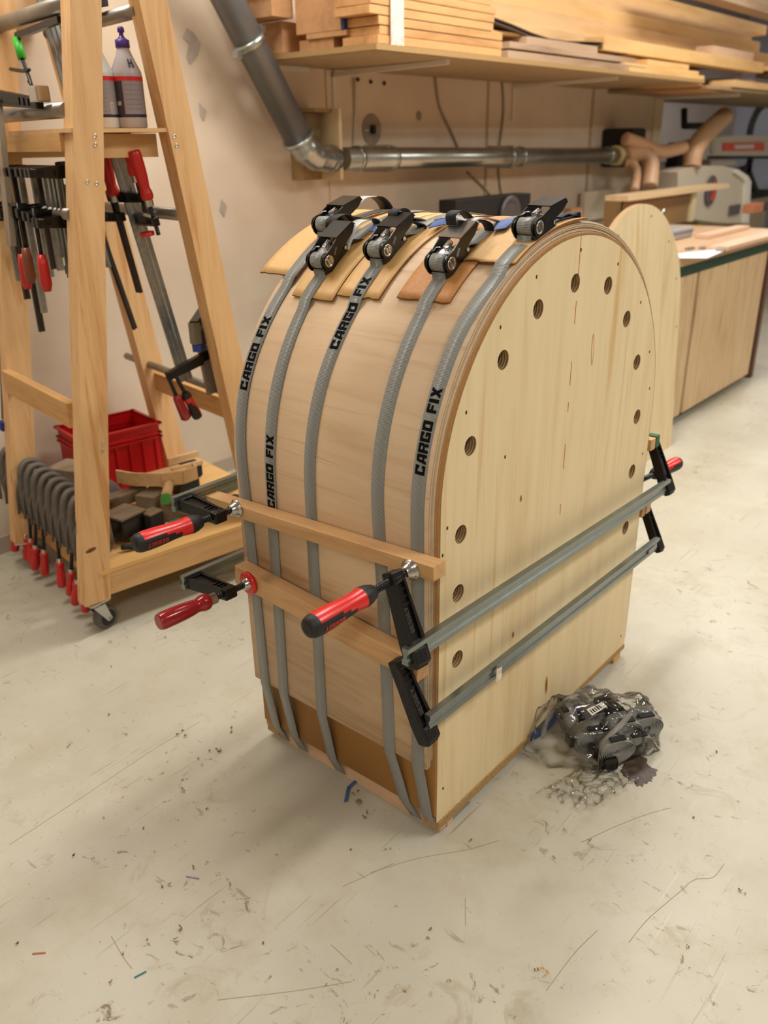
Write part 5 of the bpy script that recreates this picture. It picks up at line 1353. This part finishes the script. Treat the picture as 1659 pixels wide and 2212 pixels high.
out = [(1512, 345), (1514, 318), (1524, 302), (1560, 294), (1620, 292), (1700, 297), (1720, 300), (1720, 336), (1530, 336), (1524, 346)]
MB().prism([at(u, v, 1, 1.55) for u, v in out], (0, .14, 0), CREAM).build('arm', t)
MB().prism([at(u, v, 1, 1.545) for u, v in [(1562, 309), (1650, 308), (1650, 325), (1562, 326)]], (0, -.003, 0), mat('label_orange', (228, 84, 56), .5)).build('label_plate', t)
MB().prism([at(u, v, 1, 1.54) for u, v in [(1586, 313), (1628, 312), (1628, 321), (1586, 322)]], (0, -.003, 0), WHITE).build('label_plate', t)
c = at(1541, 316, 1, 1.545); MB().lathe(c, (0, -1, 0), [(0, .045), (.003, .043)], 22, mat('disc_grey', (190, 180, 166), .5)).build('cover_disc', t)
MB().prism([at(u, v, 1, 1.55) for u, v in [(1528, 337), (1720, 337), (1720, 343), (1528, 343)]], (0, .1, 0), SOOT).build('rail', t)
MB().prism([at(u, v, 1, 1.58) for u, v in [(1535, 345), (1590, 345), (1590, 356), (1535, 360)]], (0, .1, 0), CREAM).build('motor', t)
for i, (p_, q_) in enumerate([((1592, 372), (1620, 362)), ((1612, 362), (1634, 420)), ((1622, 340), (1614, 372))]):
    MB().beam(at(p_[0], p_[1], 1, 1.60), at(q_[0], q_[1], 1, 1.60), .03, .05, SOOT).build('mechanism', t)
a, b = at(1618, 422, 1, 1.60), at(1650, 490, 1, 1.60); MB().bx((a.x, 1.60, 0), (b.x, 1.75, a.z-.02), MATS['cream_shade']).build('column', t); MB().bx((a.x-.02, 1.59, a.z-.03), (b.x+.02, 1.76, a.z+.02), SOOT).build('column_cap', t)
tag(MB().tube([at(u, v, 1, 1.60) for u, v in [(1478, 235), (1478, 272), (1520, 272)]], .02, 8, SOOT).build('black_pipe'), 'thin black angled pipe on the grey alcove wall', 'pipe')
a = at(1475, 330, 1, 1.62); tag(MB().bx((a.x-.06, 1.62, a.z-.16), (a.x+.08, 1.70, a.z+.06), SOOT, .01).build('black_gate'), 'black blast gate where the right running hose ends', 'gate')
tag(MB().tube(bez([at(u, v, 1, 2.2) for u, v in [(1660, 222), (1640, 235), (1625, 265), (1618, 296)]], 6), .03, 8, SOOT).build('hanging_cable'), 'dark cable loop hanging in the alcove at the right edge', 'cable')
a, b = at(1425, 300, 1, 2.85), at(1455, 300, 1, 2.85)
c = at(1410, 390, 1, 1.60); tag(MB().bx((c.x+.25, 1.70, 0), (c.x+.65, 1.80, c.z+.09), mat('pale_sack', (196, 184, 180), .8), .03).build('dust_sack'), 'pale dust sack behind the downward hose', 'sack')
for i, (u, v, w_, h_, col, lab) in enumerate([(1630, 512, .10, .05, (190, 120, 86), 'orange-brown block right behind the bench boards'), (1650, 516, .10, .05, (70, 66, 66), 'dark lump at the right picture edge behind the bench boards')]):
    c = at(u, v, 1, 1.0); tag(MB().bx((c.x-w_, 1.0, ZT), (c.x+w_, 1.06, ZT+h_), mat('lump%d' % i, col, .7), .004).build('wooden_block'), lab, 'block')
tag(MB().bx((3.45, .72, 0), (3.75, .80, .50), mat('brown_post', (120, 84, 64), .6)).build('brown_board'), 'brown board standing past the right end of the bench', 'board')
# blue-white light wall part at right edge
struct('trim_5', MB().bx((at(1596, 400, 1, 2.85).x, 2.85, .2), (9.1, 2.898, at(1640, 342, 1, 2.85).z), BLUEWALL), None, 'pale blue panel at the right edge of the alcove')

# ------------------------------------------------------------------ bag of rolled straps on the floor
RW = webbing_mat('roll_webbing', (150, 150, 144), (96, 96, 92)); 
def roll(lab, c, ax, r, wd=.024, squash=.68, up=(0, 0, 1)):
    r = r*1.22; wd = wd*1.1
    c = V(c); ax = V(ax).normalized(); up = V(up); x = up.cross(ax).normalized(); z = ax.cross(x)
    t = thing('strap_roll', lab, 'strap roll', tuple(c), 0, 'rolled spare straps in the plastic bag')
    mb = MB(); pts = []
    turns = 7; n = turns*22
    for i in range(n+1):
        a = 2*PI*i/22; rr_ = r*(.22+.78*i/n); pts.append(c+x*rr_*math.cos(a)+z*rr_*squash*math.sin(a))
    mb.ribbon(pts, ax, wd, .0013, RW); mb.build('webbing', t)
    MB().box(c+x*r*1.12, (.010, .024, .020), rot_to(x, z), BLACK, .002).build('ratchet', t)
    MB().box(c-ax*wd*.3+z*r*squash*1.03, (.030, .012, .003), rot_to(x, z), BLACKW).build('tie', t)
    return t
def bg(u, v, z): return at(u, v, 2, z)
roll('grey strap roll at the left end of the plastic bag beside the panel', bg(1226, 1548, .030), (.75, -.6, .1), .030)
roll('front strap roll seen end on, in the middle of the plastic bag', bg(1278, 1590, .030), (.60, .8, 0), .032, .034)
roll('front right strap roll low in the plastic bag next to the round metal end', bg(1325, 1612, .036), (.55, .8, 0), .030, .032)
roll('upper strap roll in the middle of the plastic bag', bg(1345, 1570, .052), (.60, .8, 0), .028, .034)
roll('far right strap roll at the back of the plastic bag', bg(1386, 1560, .045), (.60, .8, 0), .030, .036)
roll('right strap roll half hidden low in the plastic bag', bg(1372, 1600, .025), (.6, .8, 0), .026, .03)
roll('rear left strap roll under the bag label', bg(1290, 1545, .04), (.6, .8, .1), .028, .034)
for i, (u, v, z, lab) in enumerate([(1310, 1641, .016, 'black ratchet with round silver end at the front of the plastic bag'), (1330, 1548, .06, 'black ratchet high in the plastic bag behind the rolls'), (1262, 1568, .03, 'black ratchet between the two left strap rolls')]):
    c = bg(u, v, z); t = thing('spare_ratchet', lab, 'ratchet', tuple(c), 0, 'spare ratchets in the plastic bag')
    MB().box(c+V((.012, .014, 0)), (.075, .030, .024), rz(.9+.3*i), BLACK, .005).build('frame', t)
    ax = V((-.45, -.85, .2)).normalized()
    MB().lathe(c-ax*.002, ax, [(0, .0125), (.010, .0120), (.011, .009), (.009, .0085), (.009, .002)], 20, CHROME).build('axle_end', t)
    MB().box(c+V((.015, .02, .013)), (.05, .022, .004), rz(.9+.3*i), BLUE if i != 1 else BLACK).build('tag', t)
film = bpy.data.materials.new('clear_film'); film.use_nodes = True
nt = film.node_tree; N = nt.nodes; N.remove(N['Principled BSDF']); out_ = [x for x in N if x.type == 'OUTPUT_MATERIAL'][0]
tr = N.new('ShaderNodeBsdfTransparent'); tr.inputs[0].default_value = (1, 1, 1, 1); gl_ = N.new('ShaderNodeBsdfGlossy'); gl_.inputs['Roughness'].default_value = .05; lw = N.new('ShaderNodeFresnel'); lw.inputs[0].default_value = 1.45
mxs = N.new('ShaderNodeMixShader'); nt.links.new(lw.outputs[0], mxs.inputs[0]); nt.links.new(tr.outputs[0], mxs.inputs[1]); nt.links.new(gl_.outputs[0], mxs.inputs[2]); nt.links.new(mxs.outputs[0], out_.inputs['Surface'])
from mathutils import noise as mn
def bag(a0, b0):
    ctr = V((.392, -.080, 0))
    def fn(a, b):
        th = 2*PI*a; ph = b*PI*.5
        rx, ry = .138, .090
        x = rx*math.cos(th)*math.cos(ph)**.6; y = ry*math.sin(th)*math.cos(ph)**.6; z = .082*math.sin(ph)
        c_, s_ = math.cos(-.62), math.sin(-.62)
        p = ctr+V((x*c_-y*s_, x*s_+y*c_, z+.002))
        k = mn.noise(p*22)*.020+abs(mn.noise(p*55+V((3, 1, 2))))*.012-.004
        d = V((x*c_-y*s_, x*s_+y*c_, z*1.5)).normalized()
        p = p+d*k
        p.z = max(p.z, .0012); return p
    return fn
t = thing('plastic_bag', 'clear crumpled plastic bag of rolled grey straps on the floor by the panel', 'bag', (.385, -.075, 0))
MB().grid(bag(0, 0), 110, 40, film).build('film', t)
def flap(a, b):
    p = V((.325-.13*a+.02*b, -.115-.09*b+.035*a, .004)); p.z = .003+.014*abs(mn.noise(p*40))+.010*abs(mn.noise(p*90)); p.x += .012*mn.noise(p*20); return p
MB().grid(flap, 50, 40, film).build('flap', t)
FOLD = mat('milky_fold', (168, 164, 158), .3, 0, .6)
FOLD.node_tree.nodes['Principled BSDF'].inputs['Alpha'].default_value = .45
MB().ribbon(bez([bg(1292, 1650, .03), bg(1300, 1605, .085), bg(1335, 1572, .10), bg(1365, 1540, .075)], 6), (1, .5, 0), .010, .0006, FOLD).build('fold', t)
MB().ribbon(bez([bg(1172, 1592, .005), bg(1186, 1545, .035), bg(1230, 1508, .075), bg(1272, 1492, .06)], 6), (.6, -.8, 0), .010, .0006, FOLD).build('fold', t)
c = [bg(u, v, .088) for u, v in [(1267, 1533), (1300, 1517), (1312, 1526), (1279, 1546)]]
lb = MB().prism(c, (0, 0, .0006), mat('white_label', (232, 226, 218), .5)).build('label', t)
for k in range(5):
    f0 = .12+.14*k; a_ = c[0].lerp(c[1], f0); b_ = c[3].lerp(c[2], f0); o = MB().beam(a_.lerp(b_, .25)+V((0, 0, .001)), a_.lerp(b_, .85)+V((0, 0, .001)), .002+.001*(k % 2), .0004, INK).build('barcode_bar', lb)
STN = mat('dark_spill', (74, 60, 50), .4, noise=.55, nscale=70)
cs = at(1382, 1664, 2, .0003); pts = []
for k in range(60):
    a = 2*PI*k/60; q = V((math.cos(a), math.sin(a), 0)); r = .034*(1+.55*mn.noise(q*1.3+V((4, 2, 0)))+.22*mn.noise(q*6)+.12*mn.noise(q*14)); pts.append(cs+V((q.x*r*1.15+.3*q.y*r, q.y*r*.9, 0)))
tag(MB().prism(pts, (0, 0, .0008), STN).build('dark_stain'), 'dark brown stain patch on the floor in front of the strap bag', 'stain')

# ------------------------------------------------------------------ shavings and scraps on the floor
SHAV = mat('wood_shaving', (216, 186, 136), .6); SHD = mat('dirty_shaving', (150, 122, 80), .7)
def shaving(u, v, sz, m, lab=None, nm='wood_shaving', g='wood shavings scattered on the floor'):
    c = at(u, v, 2, .001); mb = MB()
    for k in range(max(2, int(sz/.006))):
        o = c+V((random.uniform(-sz, sz)*.5, random.uniform(-sz, sz)*.5, 0)); a = random.uniform(0, 6.3); r = random.uniform(.2, .45)*sz
        pts = [o+V((math.cos(a+t_*1.6)*r*t_*.7, math.sin(a+t_*1.6)*r*t_*.7, .001+.35*r*abs(math.sin(t_*2.2)))) for t_ in [i/6 for i in range(7)]]
        mb.ribbon(pts, (math.sin(a)*.5, math.cos(a)*.5, .8), .0035, .0004, m)
    o = mb.build(nm); tag(o, lab, 'shaving', g if not lab or 'scattered' in lab else None); return o
for u, v, s_, m_, lab in [(778, 1722, .030, SHD, 'largest clump of shavings on the floor below the front face'), (803, 1750, .016, SHAV, 'pale curl of shavings under the clump at the front face'), (790, 1768, .022, SHD, 'brown shavings below the pale curl in front of the mould'),
                      (1174, 2091, .020, SHAV, 'pale chip alone on the floor at the bottom centre right'), (895, 2038, .012, SHAV, 'small pale chip at the bottom centre of the floor'), (470, 1620, .024, SHD, 'brown shavings clump left of the front foot'),
                      (392, 1585, .020, SHD, 'brown shavings furthest left of the mould'), (497, 1580, .018, SHD, 'thin brown splinters beside the clump left of the mould'), (165, 1843, .012, mat('brown_chip', (112, 76, 50), .7), 'dark brown chip on the left of the floor'),
                      (378, 2018, .020, SHD, 'brown smear of shavings at the bottom left centre'), (358, 1915, .014, SHD, 'small grey scrap on the floor at lower left')]:
    shaving(u, v, s_, m_, lab)
spots = []
for k in range(46):
    u, v = random.uniform(30, 1640), random.uniform(1430, 2190)
    if 540 < u < 1360 and v < 1800: continue
    spots.append((u, v))
for u, v in spots: shaving(u, v, random.uniform(.003, .008), random.choice([SHAV, SHD, SHD]), 'tiny wood shaving scattered on the beige floor')
def stick(u, v, u2, v2, m, lab, wd=.002, cat='scrap', nm='scrap'):
    a, b = at(u, v, 2, .001), at(u2, v2, 2, .001); tag(MB().beam(a, b, wd, .0012, m).build(nm), lab, cat)
stick(70, 2060, 98, 2058, mat('orange_stick', (190, 110, 80), .6), 'little orange stick on the floor at the lower left')
stick(290, 2112, 316, 2098, mat('teal_stick', (50, 120, 130), .6), 'little teal stick on the floor at the bottom left')
stick(402, 1893, 430, 1898, mat('lilac_stick', (150, 140, 160), .6), 'little grey-lilac stick on the floor left of centre')
SCR = mat('scratch', (164, 153, 127), .7)
for i, pts in enumerate([[(1358, 2036), (1395, 1990), (1440, 1950), (1470, 1925), (1500, 1900), (1540, 1895), (1565, 1865)], [(800, 1885), (900, 1855), (1010, 1835), (1080, 1815)], [(1255, 1820), (1330, 1785), (1400, 1758), (1450, 1745)], [(20, 1825), (180, 1720), (330, 1620), (430, 1560)], [(240, 2022), (268, 2070), (285, 2092)], [(715, 2040), (760, 2082)], [(740, 1915), (850, 1865)], [(1005, 1940), (1006, 2000)], [(470, 2160), (640, 2140), (760, 2120)], [(1180, 2140), (1240, 2060), (1290, 2010)]]):
    P3 = [at(u, v, 2, .0002) for u, v in pts]
    o = MB().ribbon(bez(P3, 5), (0, 0, 1), .0004, .0011, SCR).build('floor_scratch'); tag(o, 'dark scratch scored in the beige floor, %s' % ['long wavy one at lower right', 'one running right from the near foot', 'faint one below the dark stain', 'long dashed one at far left', 'short one at lower left', 'short one at bottom centre', 'one just left of the near foot', 'broad upright one below the near foot', 'faint one along the bottom edge', 'slanting one beside the pale chip'][i], 'scratch')
